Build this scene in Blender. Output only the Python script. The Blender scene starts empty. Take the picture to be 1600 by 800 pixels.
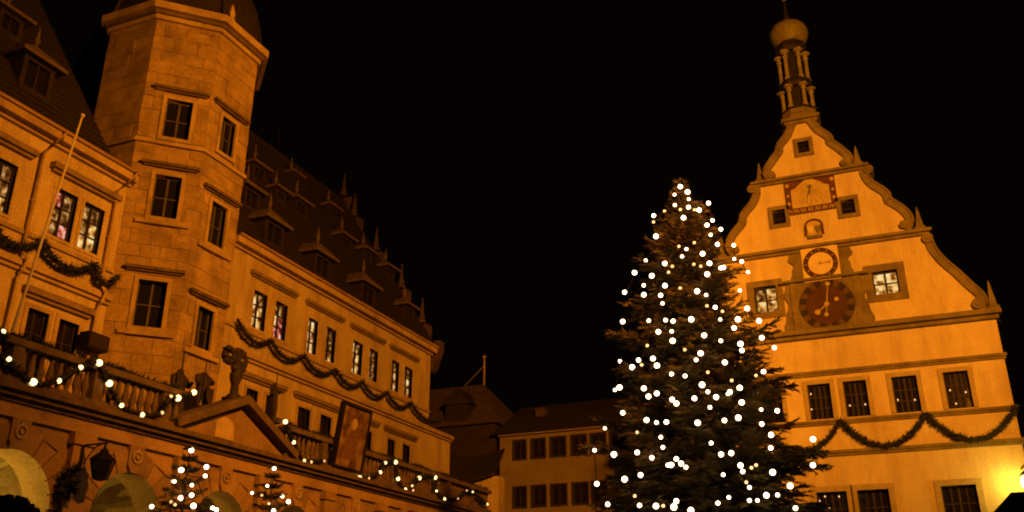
import bpy, bmesh, math, random
from mathutils import Vector as V, Matrix
from mathutils.kdtree import KDTree
random.seed(7)
SC = bpy.context.scene
COL = SC.collection

# ------------------------------------------------------------------ camera
F_PX, PITCH, HEAD = 1437.5, math.radians(22.29), math.radians(22.78)
CAM = V((0, 0, 1.6))
cd = bpy.data.cameras.new('camera')
cd.sensor_width = 36.0
cd.lens = F_PX / 1600 * 36.0
cd.clip_start, cd.clip_end = 0.1, 2000
cam = bpy.data.objects.new('camera', cd)
cam.location = CAM
cam.rotation_euler = (math.pi / 2 + PITCH, 0, HEAD)
COL.objects.link(cam)
SC.camera = cam
_fh = V((-math.sin(HEAD), math.cos(HEAD), 0)); _z = V((0, 0, 1))
C_R = V((math.cos(HEAD), math.sin(HEAD), 0))
C_F = _fh * math.cos(PITCH) + _z * math.sin(PITCH)
C_U = _z * math.cos(PITCH) - _fh * math.sin(PITCH)
def ray(x, y): return C_F + C_R * ((x - 800) / F_PX) - C_U * ((y - 400) / F_PX)
def depth_of(p): return (V(p) - CAM).dot(C_F)

# ------------------------------------------------------------------ world, exposure
w = bpy.data.worlds.new('World'); SC.world = w; w.use_nodes = True
bg = w.node_tree.nodes['Background']
sky = w.node_tree.nodes.new('ShaderNodeTexSky'); sky.sky_type = 'NISHITA'; sky.sun_disc = False
sky.sun_elevation = math.radians(-9); sky.sun_rotation = math.radians(200)
# night: the sky texture is nearly black below the horizon, a trace of town glow is mixed in
mixw = w.node_tree.nodes.new('ShaderNodeMixRGB'); mixw.inputs[0].default_value = 0.93
mixw.inputs[2].default_value = (0.030, 0.019, 0.013, 1)
w.node_tree.links.new(sky.outputs[0], mixw.inputs[1])
w.node_tree.links.new(mixw.outputs[0], bg.inputs[0])
bg.inputs[1].default_value = 0.05
SC.view_settings.view_transform = 'Standard'
SC.view_settings.look = 'None'
SC.view_settings.exposure = 0.0
SC.view_settings.gamma = 1.0
SC.render.engine = 'CYCLES'
SC.cycles.use_denoising = True
SC.cycles.max_bounces = 5
SC.cycles.filter_width = 2.0

# ------------------------------------------------------------------ lights (street and flood lamps of a lit square)
SODIUM = (1.0, 0.285, 0.011)
def lamp(name, kind, loc, power, color, radius=0.3, aim=None, cone=None, blend=0.5):
    l = bpy.data.lights.new(name, kind); l.energy = power; l.color = color
    l.shadow_soft_size = radius
    o = bpy.data.objects.new(name, l); o.location = loc; COL.objects.link(o)
    if aim is not None:
        o.rotation_euler = (V(aim) - V(loc)).to_track_quat('-Z', 'Y').to_euler()
    if cone: l.spot_size = math.radians(cone); l.spot_blend = blend
    return o
lamp('flood_lamp_east', 'SPOT', (9, 2, 15.5), 62000, SODIUM, 0.35, (-2.0, 36, 18.0), 54, 0.75)
lamp('flood_lamp_west', 'SPOT', (7, 10, 17.0), 38000, (1.0, 0.278, 0.008), 0.35, (-20, 29, 12.5), 76, 0.8)

# ------------------------------------------------------------------ helpers
class Face:
    """A vertical plane: origin O, horizontal direction u, outward normal n; (a, b, c) = along, height, outwards."""
    def __init__(s, O, u):
        s.O = V(O); s.u = V(u).normalized(); s.n = V((s.u.y, -s.u.x, 0))
    def pt(s, a, b, c=0.0): return V((s.O.x, s.O.y, 0)) + s.u * a + _z * b + s.n * c
    def px(s, X, Y, c=0.0):
        d = ray(X, Y); o = V((s.O.x, s.O.y, 0)) + s.n * c
        t = (o - CAM).dot(s.n) / d.dot(s.n); p = CAM + d * t
        return ((p - o).dot(s.u), p.z)
    def mat(s, c=0.0):
        m = Matrix.Identity(4)
        for i in range(3):
            m[i][0] = s.u[i]; m[i][1] = _z[i]; m[i][2] = s.n[i]
        o = V((s.O.x, s.O.y, 0)) + s.n * c
        m[0][3], m[1][3], m[2][3] = o
        return m

def set_props(o, label=None, cat=None, group=None, kind=None):
    if label: o['label'] = label
    if cat: o['category'] = cat
    if group: o['group'] = group
    if kind: o['kind'] = kind
    return o
def thing(name, loc, label, cat, group=None):
    o = bpy.data.objects.new(name, None); o.location = loc; o.empty_display_size = 0.3
    COL.objects.link(o); ORIGIN[o.name] = V(loc)
    return set_props(o, label, cat, group)
ORIGIN = {}
def link(name, me, mat, parent=None, loc=None, smooth=False):
    """Link a mesh given in world coordinates (or at loc) as one object, parented with its place kept."""
    if mat is not None and not me.materials: me.materials.append(mat)
    if smooth:
        for p in me.polygons: p.use_smooth = True
    o = bpy.data.objects.new(name, me); COL.objects.link(o)
    if loc is not None: o.location = loc
    if parent is not None:
        o.parent = parent
        top = parent
        while top.parent: top = top.parent
        off = ORIGIN.get(top.name, V((0, 0, 0)))
        if parent.parent is None:
            o.matrix_parent_inverse = Matrix.Translation(-off)
        else:
            o.matrix_parent_inverse = Matrix.Translation(-V(parent.location))
    return o
class MB:
    def __init__(s): s.v = []; s.f = []
    def add(s, vs, fs):
        k = len(s.v); s.v += [tuple(p) for p in vs]; s.f += [tuple(i + k for i in f) for f in fs]; return s
    def hexa(s, p):   # 8 corners: bottom 4 ccw, top 4 ccw
        return s.add(p, [(3, 2, 1, 0), (4, 5, 6, 7), (0, 1, 5, 4), (1, 2, 6, 5), (2, 3, 7, 6), (3, 0, 4, 7)])
    def box(s, F, a0, a1, b0, b1, c0, c1):
        P = F.pt
        return s.hexa([P(a0, b0, c1), P(a1, b0, c1), P(a1, b0, c0), P(a0, b0, c0), P(a0, b1, c1), P(a1, b1, c1), P(a1, b1, c0), P(a0, b1, c0)])
    def wbox(s, lo, hi):
        (x0, y0, z0), (x1, y1, z1) = lo, hi
        return s.hexa([(x0, y0, z0), (x1, y0, z0), (x1, y1, z0), (x0, y1, z0), (x0, y0, z1), (x1, y0, z1), (x1, y1, z1), (x0, y1, z1)])
    def tube(s, pts, r, n=6, cap=True):
        pts = [V(p) for p in pts]; R = r if isinstance(r, (list, tuple)) else [r] * len(pts)
        vs = []
        for i, p in enumerate(pts):
            d = (pts[min(i + 1, len(pts) - 1)] - pts[max(i - 1, 0)])
            d = d.normalized() if d.length > 1e-9 else V((0, 0, 1))
            a = d.cross(V((0, 0, 1)) if abs(d.z) < 0.95 else V((1, 0, 0))).normalized(); b = d.cross(a)
            for k in range(n):
                t = 2 * math.pi * k / n
                vs.append(p + (a * math.cos(t) + b * math.sin(t)) * R[i])
        fs = []
        for i in range(len(pts) - 1):
            for k in range(n):
                fs.append((i * n + k, i * n + (k + 1) % n, (i + 1) * n + (k + 1) % n, (i + 1) * n + k))
        if cap:
            fs.append(tuple(range(n))[::-1]); fs.append(tuple(range((len(pts) - 1) * n, len(pts) * n)))
        return s.add(vs, fs)
    def lathe(s, c, prof, n=12, ph=0.0):
        vs = []; c = V(c)
        for (r, z) in prof:
            for k in range(n):
                t = 2 * math.pi * k / n + ph
                vs.append((c.x + r * math.cos(t), c.y + r * math.sin(t), c.z + z))
        fs = []
        for i in range(len(prof) - 1):
            for k in range(n):
                fs.append((i * n + k, i * n + (k + 1) % n, (i + 1) * n + (k + 1) % n, (i + 1) * n + k))
        fs.append(tuple(range(n))[::-1]); fs.append(tuple(range((len(prof) - 1) * n, len(prof) * n)))
        return s.add(vs, fs)
    def disc(s, F, a, b, r, c0, c1, n=24, r_in=None):
        ri = r_in or 0.0
        out = [(a + r * math.cos(2 * math.pi * k / n), b + r * math.sin(2 * math.pi * k / n)) for k in range(n)]
        if r_in:
            inn = [(a + ri * math.cos(2 * math.pi * k / n), b + ri * math.sin(2 * math.pi * k / n)) for k in range(n)]
            vs = [F.pt(x, y, c1) for x, y in out] + [F.pt(x, y, c1) for x, y in inn] + [F.pt(x, y, c0) for x, y in out] + [F.pt(x, y, c0) for x, y in inn]
            fs = []
            for k in range(n):
                j = (k + 1) % n
                fs += [(k, j, n + j, n + k), (2 * n + k, 2 * n + j, j, k), (n + k, n + j, 3 * n + j, 3 * n + k)]
            return s.add(vs, fs)
        vs = [F.pt(x, y, c1) for x, y in out] + [F.pt(x, y, c0) for x, y in out]
        fs = [tuple(range(n))] + [(n + k, n + (k + 1) % n, (k + 1) % n, k) for k in range(n)]
        return s.add(vs, fs)
    def prism(s, F, poly, c0, c1):
        n = len(poly)
        vs = [F.pt(a, b, c1) for a, b in poly] + [F.pt(a, b, c0) for a, b in poly]
        return s.add(vs, [tuple(range(n)), tuple(range(2 * n - 1, n - 1, -1))] + [(n + k, n + (k + 1) % n, (k + 1) % n, k) for k in range(n)])
    def mesh(s, name):
        me = bpy.data.meshes.new(name); me.from_pydata(s.v, [], s.f); me.update(); return me
    def obj(s, name, mat, parent=None, smooth=False, fix=True):
        me = s.mesh(name)
        if fix:
            b = bmesh.new(); b.from_mesh(me); bmesh.ops.recalc_face_normals(b, faces=b.faces); b.to_mesh(me); b.free()
        return link(name, me, mat, parent, smooth=smooth)

def panel(name, F, outer, holes, depth, mat, parent=None, c_front=0.0):
    """A wall panel with true openings: outline and holes in (a, b), front at c_front, `depth` thick."""
    cu = bpy.data.curves.new(name, 'CURVE'); cu.dimensions = '2D'; cu.fill_mode = 'BOTH'; cu.extrude = depth / 2
    for loop in [outer] + holes:
        sp = cu.splines.new('POLY'); sp.points.add(len(loop) - 1); sp.use_cyclic_u = True
        for p, q in zip(sp.points, loop): p.co = (q[0], q[1], 0, 1)
    tmp = bpy.data.objects.new('tmp', cu); COL.objects.link(tmp)
    me = bpy.data.meshes.new_from_object(tmp.evaluated_get(bpy.context.evaluated_depsgraph_get()))
    bpy.data.objects.remove(tmp); bpy.data.curves.remove(cu)
    me.transform(F.mat(c_front - depth / 2)); me.name = name; me.materials.clear()
    return link(name, me, mat, parent)
def rect(a0, a1, b0, b1): return [(a0, b0), (a1, b0), (a1, b1), (a0, b1)]
def spline(pts, n=6):
    out = []; P = [pts[0]] + list(pts) + [pts[-1]]
    for i in range(1, len(P) - 2):
        p0, p1, p2, p3 = P[i - 1:i + 3]
        for k in range(n):
            t = k / n
            out.append(tuple(0.5 * ((2 * p1[j]) + (-p0[j] + p2[j]) * t + (2 * p0[j] - 5 * p1[j] + 4 * p2[j] - p3[j]) * t * t + (-p0[j] + 3 * p1[j] - 3 * p2[j] + p3[j]) * t ** 3) for j in range(len(p1))))
    out.append(tuple(pts[-1])); return out

# ------------------------------------------------------------------ materials
def new_mat(name):
    m = bpy.data.materials.new(name); m.use_nodes = True
    return m, m.node_tree.nodes, m.node_tree.links, m.node_tree.nodes['Principled BSDF']
def surf(name, c1, c2, scale=3.0, rough=0.85, bump=0.25, fine=40.0, stain=None, rnd=0.0, metallic=0.0, spec=0.3, stain_scale=0.5, streak=False, grain=0.35):
    """Two tones broken up by noise, a fine grain and relief, optional darker weather stains, optional per-piece tint."""
    m, N, L, B = new_mat(name)
    geo = N.new('ShaderNodeNewGeometry')
    n1 = N.new('ShaderNodeTexNoise'); n1.inputs['Scale'].default_value = scale; n1.inputs['Detail'].default_value = 7; n1.inputs['Roughness'].default_value = 0.65
    L.new(geo.outputs['Position'], n1.inputs['Vector'])
    r1 = N.new('ShaderNodeValToRGB'); r1.color_ramp.elements[0].position = 0.36; r1.color_ramp.elements[1].position = 0.64
    r1.color_ramp.elements[0].color = (*c1, 1); r1.color_ramp.elements[1].color = (*c2, 1)
    L.new(n1.outputs['Fac'], r1.inputs[0]); col = r1.outputs[0]
    if stain:
        n2 = N.new('ShaderNodeTexNoise'); n2.inputs['Scale'].default_value = stain_scale; n2.inputs['Detail'].default_value = 6
        n2.inputs['Roughness'].default_value = 0.7
        if streak:
            mp = N.new('ShaderNodeMapping'); mp.inputs['Scale'].default_value = (1.6, 1.6, 0.3)
            L.new(geo.outputs['Position'], mp.inputs['Vector']); L.new(mp.outputs[0], n2.inputs['Vector'])
        else: L.new(geo.outputs['Position'], n2.inputs['Vector'])
        r2 = N.new('ShaderNodeValToRGB'); r2.color_ramp.elements[0].position = 0.45; r2.color_ramp.elements[1].position = 0.72
        mx = N.new('ShaderNodeMixRGB'); mx.inputs[2].default_value = (*stain, 1)
        L.new(n2.outputs['Fac'], r2.inputs[0]); L.new(r2.outputs[0], mx.inputs[0]); L.new(col, mx.inputs[1]); col = mx.outputs[0]
    n3 = N.new('ShaderNodeTexNoise'); n3.inputs['Scale'].default_value = fine; n3.inputs['Detail'].default_value = 3
    L.new(geo.outputs['Position'], n3.inputs['Vector'])
    mg = N.new('ShaderNodeMixRGB'); mg.blend_type = 'OVERLAY'; mg.inputs[0].default_value = grain
    L.new(col, mg.inputs[1]); L.new(n3.outputs['Fac'], mg.inputs[2]); col = mg.outputs[0]
    if rnd:
        oi = N.new('ShaderNodeObjectInfo'); mr = N.new('ShaderNodeMapRange')
        mr.inputs[3].default_value = 1 - rnd; mr.inputs[4].default_value = 1 + rnd
        L.new(oi.outputs['Random'], mr.inputs[0])
        hs = N.new('ShaderNodeHueSaturation'); L.new(mr.outputs[0], hs.inputs['Value']); L.new(col, hs.inputs['Color']); col = hs.outputs[0]
    L.new(col, B.inputs['Base Color'])
    B.inputs['Roughness'].default_value = rough; B.inputs['Metallic'].default_value = metallic
    B.inputs['Specular IOR Level'].default_value = spec
    if bump:
        bp = N.new('ShaderNodeBump'); bp.inputs['Strength'].default_value = bump; bp.inputs['Distance'].default_value = 0.02
        ad = N.new('ShaderNodeMath'); L.new(n1.outputs['Fac'], ad.inputs[0]); L.new(n3.outputs['Fac'], ad.inputs[1])
        L.new(ad.outputs[0], bp.inputs['Height']); L.new(bp.outputs[0], B.inputs['Normal'])
    return m
M = {}
M['plaster_warm'] = surf('warm_plaster', (0.60, 0.52, 0.36), (0.68, 0.60, 0.42), 1.3, 0.9, 0.3, 24, stain=(0.46, 0.37, 0.235), stain_scale=0.9, streak=True, grain=0.75)
M['plaster_ochre'] = surf('ochre_plaster', (0.46, 0.38, 0.25), (0.56, 0.46, 0.30), 1.2, 0.9, 0.3, 22, stain=(0.30, 0.22, 0.13), stain_scale=0.9, streak=True, grain=0.75)
M['tower_stone'] = surf('tower_sandstone', (0.29, 0.21, 0.12), (0.41, 0.305, 0.175), 1.6, 0.92, 0.5, 26, stain=(0.17, 0.12, 0.07), stain_scale=1.1, rnd=0.15, grain=0.7)  # stain patches also stand in for dappled shade on the south face
M['sandstone'] = surf('carved_sandstone', (0.38, 0.29, 0.17), (0.48, 0.37, 0.22), 2.2, 0.9, 0.4, 30, stain=(0.22, 0.16, 0.10), stain_scale=0.9, rnd=0.08)
M['portico_stone'] = surf('portico_sandstone', (0.30, 0.20, 0.11), (0.40, 0.28, 0.16), 2.0, 0.9, 0.5, 28, stain=(0.11, 0.07, 0.04), stain_scale=1.0, rnd=0.16, grain=0.6)
M['soot_shade_stone'] = surf('soot_shade_sandstone', (0.085, 0.062, 0.034), (0.16, 0.115, 0.065), 3.0, 0.9, 0.4, 30)  # sooted cornice; also shade put into colour on balustrade and raking cornices
M['olive_trim'] = surf('olive_stone_trim', (0.17, 0.15, 0.07), (0.25, 0.21, 0.10), 2.5, 0.85, 0.4, 30, stain=(0.11, 0.085, 0.04), stain_scale=1.2)
M['joint'] = surf('dark_joint_mortar', (0.14, 0.10, 0.06), (0.20, 0.15, 0.09), 4, 0.95, 0.2, 40)
M['roof_tile'] = surf('dark_clay_tiles', (0.015, 0.012, 0.011), (0.030, 0.023, 0.020), 5, 0.8, 0.8, 18, rnd=0.1)
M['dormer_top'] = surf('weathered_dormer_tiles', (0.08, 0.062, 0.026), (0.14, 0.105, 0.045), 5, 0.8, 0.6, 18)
M['dark_plaster'] = surf('dark_shaded_plaster', (0.022, 0.016, 0.012), (0.036, 0.026, 0.018), 1.2, 0.9, 0.3, 20)
M['grey_plaster'] = surf('dull_house_plaster', (0.17, 0.14, 0.095), (0.24, 0.20, 0.135), 1.0, 0.9, 0.3, 18, stain=(0.16, 0.12, 0.08), stain_scale=0.5)
M['dark_wood'] = surf('dark_window_wood', (0.016, 0.012, 0.008), (0.026, 0.019, 0.012), 8, 0.6, 0.2, 50)
M['pale_wood'] = surf('pale_window_wood', (0.30, 0.23, 0.15), (0.38, 0.30, 0.2), 8, 0.6, 0.2, 50)
M['grey_wood'] = surf('weathered_grey_wood', (0.060, 0.056, 0.045), (0.095, 0.088, 0.07), 8, 0.7, 0.2, 50)
M['iron'] = surf('black_iron', (0.010, 0.009, 0.008), (0.016, 0.014, 0.012), 8, 0.65, 0.2, 50, spec=0.12)
M['white_pole'] = surf('white_painted_pole', (0.75, 0.70, 0.66), (0.82, 0.78, 0.74), 4, 0.45, 0.05, 40)
M['dormer_wall'] = surf('shaded_dormer_boards', (0.015, 0.011, 0.008), (0.028, 0.020, 0.013), 4, 0.9, 0.4, 30)  # shadow under the dormer roofs is put into this dark colour
M['gable_stone'] = surf('dark_gable_stone', (0.05, 0.036, 0.024), (0.085, 0.06, 0.038), 2.5, 0.9, 0.4, 30)
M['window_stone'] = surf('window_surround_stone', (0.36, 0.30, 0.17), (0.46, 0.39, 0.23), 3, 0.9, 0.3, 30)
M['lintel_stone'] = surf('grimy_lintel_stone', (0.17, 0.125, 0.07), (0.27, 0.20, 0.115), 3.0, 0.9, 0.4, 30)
M['copper'] = surf('dark_copper_sheet', (0.012, 0.010, 0.006), (0.022, 0.019, 0.010), 4, 0.6, 0.3, 30)
M['gilt'] = surf('dull_gilded_sheet', (0.12, 0.125, 0.02), (0.20, 0.20, 0.035), 5, 0.55, 0.3, 20, stain=(0.20, 0.14, 0.03), stain_scale=2.0)
M['pale_stone'] = surf('pale_column_stone', (0.19, 0.18, 0.11), (0.32, 0.30, 0.19), 4, 0.8, 0.2, 30)
M['gold'] = surf('gold_leaf', (0.42, 0.34, 0.16), (0.50, 0.41, 0.20), 5, 0.45, 0.1, 30)
M['clock_red'] = surf('oxblood_dial_paint', (0.055, 0.022, 0.010), (0.085, 0.036, 0.016), 5, 0.7, 0.1, 40)
M['clock_black'] = surf('black_dial_paint', (0.022, 0.013, 0.008), (0.032, 0.019, 0.011), 6, 0.7, 0.1, 40)
M['dial_brown'] = surf('brown_dial_plate', (0.085, 0.055, 0.025), (0.12, 0.08, 0.036), 6, 0.8, 0.1, 40)
M['cream'] = surf('cream_dial_paint', (0.66, 0.58, 0.38), (0.74, 0.66, 0.44), 4, 0.8, 0.1, 40)
M['sundial_field'] = surf('faded_sundial_plaster', (0.50, 0.42, 0.20), (0.60, 0.50, 0.26), 3, 0.9, 0.1, 30, stain=(0.38, 0.30, 0.14), stain_scale=2.5)
M['red_paint'] = surf('dark_red_paint', (0.085, 0.036, 0.016), (0.14, 0.06, 0.026), 6, 0.8, 0.1, 30)
M['evergreen'] = surf('garland_fir_green', (0.016, 0.022, 0.010), (0.04, 0.045, 0.02), 14, 0.8, 0.0, 60)
M['bark'] = surf('bark', (0.05, 0.033, 0.02), (0.09, 0.06, 0.035), 10, 0.95, 0.6, 40)
M['bronze'] = surf('weathered_dark_stone_figure', (0.020, 0.016, 0.010), (0.042, 0.032, 0.019), 6, 0.7, 0.3, 40)
M['cobble'] = surf('grey_cobbles', (0.06, 0.055, 0.05), (0.12, 0.11, 0.10), 6, 0.8, 0.8, 30)
M['canvas'] = surf('dark_stall_canvas', (0.04, 0.028, 0.016), (0.075, 0.05, 0.028), 3, 0.9, 0.3, 40)
M['picture'] = None

def needle_mat():
    m, N, L, B = new_mat('fir_needles')
    geo = N.new('ShaderNodeNewGeometry'); n = N.new('ShaderNodeTexNoise'); n.inputs['Scale'].default_value = 2.2; n.inputs['Detail'].default_value = 5
    L.new(geo.outputs['Position'], n.inputs['Vector'])
    r = N.new('ShaderNodeValToRGB'); e = r.color_ramp.elements
    e[0].position = 0.32; e[0].color = (0.034, 0.029, 0.007, 1); e[1].position = 0.7; e[1].color = (0.15, 0.115, 0.03, 1)
    L.new(n.outputs['Fac'], r.inputs[0]); L.new(r.outputs[0], B.inputs['Base Color'])
    B.inputs['Roughness'].default_value = 0.75; B.inputs['Specular IOR Level'].default_value = 0.2
    return m
M['needles'] = needle_mat()
def glass_dark():
    m, N, L, B = new_mat('dark_window_glass')
    B.inputs['Base Color'].default_value = (0.012, 0.011, 0.010, 1); B.inputs['Roughness'].default_value = 0.10; B.inputs['Specular IOR Level'].default_value = 0.30
    n = N.new('ShaderNodeTexNoise'); n.inputs['Scale'].default_value = 3.0
    geo = N.new('ShaderNodeNewGeometry'); L.new(geo.outputs['Position'], n.inputs['Vector'])
    bp = N.new('ShaderNodeBump'); bp.inputs['Strength'].default_value = 0.15; bp.inputs['Distance'].default_value = 0.05
    L.new(n.outputs['Fac'], bp.inputs['Height']); L.new(bp.outputs[0], B.inputs['Normal'])
    return m
M['glass'] = glass_dark()
def glass_lit(name, stops, scale, strength):
    """A pane of a lit room: the lamps, curtains and dark furniture behind it seen as broken patches."""
    m, N, L, B = new_mat(name)
    geo = N.new('ShaderNodeNewGeometry')
    n = N.new('ShaderNodeTexNoise'); n.inputs['Scale'].default_value = scale; n.inputs['Detail'].default_value = 2.5
    oi = N.new('ShaderNodeObjectInfo'); ad = N.new('ShaderNodeVectorMath')
    mu = N.new('ShaderNodeVectorMath'); mu.operation = 'SCALE'; mu.inputs['Scale'].default_value = 0.0
    L.new(geo.outputs['Position'], n.inputs['Vector'])
    r = N.new('ShaderNodeValToRGB'); el = r.color_ramp.elements
    while len(el) < len(stops): el.new(0.5)
    for e, (p, c) in zip(el, stops): e.position = p; e.color = (*c, 1)
    L.new(n.outputs['Fac'], r.inputs[0])
    B.inputs['Base Color'].default_value = (0.02, 0.018, 0.015, 1); B.inputs['Roughness'].default_value = 0.15
    L.new(r.outputs[0], B.inputs['Emission Color']); B.inputs['Emission Strength'].default_value = strength
    return m
D0 = (0.02, 0.006, 0.001)
M['lit_cream'] = glass_lit('lit_glass_cream', [(0.33, D0), (0.41, (0.20, 0.06, 0.008)), (0.48, (0.55, 0.24, 0.04)), (0.56, (0.92, 0.55, 0.17)), (0.68, (1, 0.80, 0.42))], 4.0, 1.0)
M['lit_dim'] = glass_lit('lit_glass_dim', [(0.38, D0), (0.48, (0.14, 0.045, 0.006)), (0.57, (0.38, 0.17, 0.035)), (0.68, (0.85, 0.5, 0.18))], 5.5, 0.9)
M['lit_red'] = glass_lit('lit_glass_red', [(0.38, D0), (0.47, (0.30, 0.03, 0.02)), (0.56, (0.75, 0.22, 0.13)), (0.68, (1, 0.7, 0.55))], 4.2, 1.0)
M['lit_amber'] = glass_lit('lit_glass_amber', [(0.36, (0.10, 0.02, 0.002)), (0.5, (0.55, 0.2, 0.04)), (0.62, (1, 0.6, 0.24)), (0.72, (1, 0.8, 0.45))], 4.5, 1.0)
def emit(name, col, s):
    m, N, L, B = new_mat(name)
    B.inputs['Base Color'].default_value = (0.8, 0.8, 0.8, 1)
    B.inputs['Emission Color'].default_value = (*col, 1); B.inputs['Emission Strength'].default_value = s
    return m
M['bulb'] = emit('warm_bulb', (1.0, 0.66, 0.36), 10.0)
M['bulb_warm'] = emit('yellow_balcony_bulb', (1.0, 0.66, 0.25), 4.2)
M['bulb_dim'] = emit('dim_warm_bulb', (1.0, 0.55, 0.22), 1.6)
M['glow_point'] = emit('glowing_point', (1.0, 0.6, 0.25), 1.1)
M['lantern_glow'] = emit('yellow_lamp_glass', (1.0, 0.80, 0.16), 14.0)

def picture_mat():
    m, N, L, B = new_mat('painted_banner_cloth')
    tc = N.new('ShaderNodeTexCoord')
    n = N.new('ShaderNodeTexNoise'); n.inputs['Scale'].default_value = 2.6; n.inputs['Detail'].default_value = 6
    L.new(tc.outputs['Object'], n.inputs['Vector'])
    r = N.new('ShaderNodeValToRGB'); el = r.color_ramp.elements; el.new(0.5); el.new(0.58)
    for e, (p, c) in zip(el, [(0.36, (0.06, 0.028, 0.014)), (0.47, (0.13, 0.065, 0.032)), (0.55, (0.19, 0.12, 0.06)), (0.66, (0.27, 0.19, 0.10))]): e.position = p; e.color = (*c, 1)
    L.new(n.outputs['Fac'], r.inputs[0]); L.new(r.outputs[0], B.inputs['Base Color']); B.inputs['Roughness'].default_value = 0.8
    return m
M['picture'] = picture_mat()
M['banner_brown'] = surf('brown_banner_paint', (0.11, 0.055, 0.026), (0.20, 0.11, 0.05), 9, 0.8, 0.0, 60)

# ------------------------------------------------------------------ ground
g = MB()
g.add([(-400, -300, 0), (400, -300, 0), (400, 600, 0), (-400, 600, 0)], [(0, 1, 2, 3)])
set_props(g.obj('ground', M['cobble']), kind='structure')

# ------------------------------------------------------------------ windows
def window(F, r, parent, pane_mat, nx=2, ny=2, sur=0.14, proud=0.05, deep=0.16, sur_mat=None, sash_mat=None, sill=0.0, wood=0.05, mats=None, name='window', bottom=True):
    """window (stone surround) > sash, panes; r = (a0, a1, b0, b1) of the opening; the wall has a hole there."""
    a0, a1, b0, b1 = r
    m = MB()
    if sur:
        m.box(F, a0 - sur, a0, b0, b1, -deep, proud); m.box(F, a1, a1 + sur, b0, b1, -deep, proud)
        m.box(F, a0 - sur, a1 + sur, b1, b1 + sur, -deep, proud)
        if bottom: m.box(F, a0 - sur - sill, a1 + sur + sill, b0 - sur, b0, -deep, proud + sill)
    else:
        m.box(F, a0 - 0.02, a0 + 0.02, b0, b1, -deep, 0.004); m.box(F, a1 - 0.02, a1 + 0.02, b0, b1, -deep, 0.004)
    wo = m.obj(name, sur_mat or M['sandstone'], parent)
    s = MB(); c0, c1 = -deep - 0.06, -deep + 0.02
    s.box(F, a0, a0 + wood, b0, b1, c0, c1); s.box(F, a1 - wood, a1, b0, b1, c0, c1)
    s.box(F, a0 + wood, a1 - wood, b1 - wood, b1, c0, c1); s.box(F, a0 + wood, a1 - wood, b0, b0 + wood, c0, c1)
    A0, A1, B0, B1 = a0 + wood, a1 - wood, b0 + wood, b1 - wood
    for i in range(1, nx):
        x = A0 + (A1 - A0) * i / nx; t = wood * (0.5 if i != nx / 2 else 0.8)
        s.box(F, x - t, x + t, B0, B1, c0, c1 - 0.003)
    for j in range(1, ny):
        y = B0 + (B1 - B0) * j / ny; t = wood * 0.45
        s.box(F, A0, A1, y - t, y + t, c0, c1 - 0.006)
    s.obj('sash', sash_mat or M['dark_wood'], wo)
    for i in range(nx):
        for j in range(ny):
            p = MB(); w_ = (A1 - A0) / nx; h_ = (B1 - B0) / ny
            p.box(F, A0 + w_ * i + 0.005, A0 + w_ * (i + 1) - 0.005, B0 + h_ * j + 0.005, B0 + h_ * (j + 1) - 0.005, c0 - 0.012, c0 + 0.02)
            pm = pane_mat if mats is None else mats[(j * nx + i) % len(mats)]
            p.obj('pane', pm, wo)
    return wo
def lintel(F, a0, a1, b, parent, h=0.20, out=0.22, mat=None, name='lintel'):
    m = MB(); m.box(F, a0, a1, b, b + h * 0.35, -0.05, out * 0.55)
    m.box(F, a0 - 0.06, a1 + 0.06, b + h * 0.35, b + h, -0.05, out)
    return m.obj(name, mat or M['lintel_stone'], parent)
def course(F, a0, a1, steps, parent, name, mat):
    """A moulded band: steps = (b0, b1, projection)."""
    m = MB()
    for b0, b1, c in steps: m.box(F, a0, a1, b0, b1, -0.05, c)
    return m.obj(name, mat, parent)
def rpx(F, X0, Y0, X1, Y1, c=0.0):
    """opening from two opposite corners seen in the photograph"""
    a0, b0 = F.px(X0, Y0, c); a1, b1 = F.px(X1, Y1, c)
    return (min(a0, a1), max(a0, a1), min(b0, b1), max(b0, b1))

# ================================================================== TOWN HALL (left, long side)
XF = -20.0
FR = Face((XF, 0, 0), (0, 1, 0))
EAVE = 14.05
hall = thing('town_hall', (XF, 24, 0), 'long sandstone town hall with lit upper windows and steep dormered roof', 'town hall')
Y0, YT0, YT1, YE = 2.0, 18.16, 22.86, 37.6      # start, stair tower, end of the main wall
Y_LOW = 39.9                                       # the lower storeys run on a little
up_left, up_right, lo_left, lo_right = [], [], [], []
ZU0, ZU1 = 11.40, 12.72
for (xa, xb) in [((75, 360), (112, 295)), ((120, 380), (159, 322))]:
    r = rpx(FR, xa[0], xa[1], xb[0], xb[1]); up_left.append((r[0], r[1], ZU0 - 0.02, ZU1))
d_ = up_left[1][0] - up_left[0][0]
wl = up_left[0][1] - up_left[0][0]
e_ = FR.px(16, 290)[0]
up_left = [(up_left[0][0], up_left[0][0] + 0.72, ZU0, ZU1 + .05), (up_left[1][0], up_left[1][0] + 0.72, ZU0, ZU1 + .05)]
for k in (1, 2, 3):   # pairs repeat beyond the frame
    up_left += [(e_ - 0.62 - (k - 1) * 3.2, e_ + 0.10 - (k - 1) * 3.2, ZU0, ZU1 + .05), (e_ - 1.6 - (k - 1) * 3.2, e_ - 0.88 - (k - 1) * 3.2, ZU0, ZU1 + .05)]
for (xl, yl, xr, yr) in [(394, 480, 415.5, 487), (428, 496, 447.5, 503), (480, 520, 495.5, 526), (508.5, 533, 523.5, 540), (550, 558, 565.5, 563), (576, 570, 589.5, 575), (611, 585, 623, 590), (630.5, 604, 643.5, 609)]:
    a0 = FR.px(xl, yl)[0]; a1 = FR.px(xr, yr)[0]; up_right.append((a0, a1, ZU0 - 0.03, ZU1))
ZL0, ZL1 = 7.6, 9.32
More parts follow.
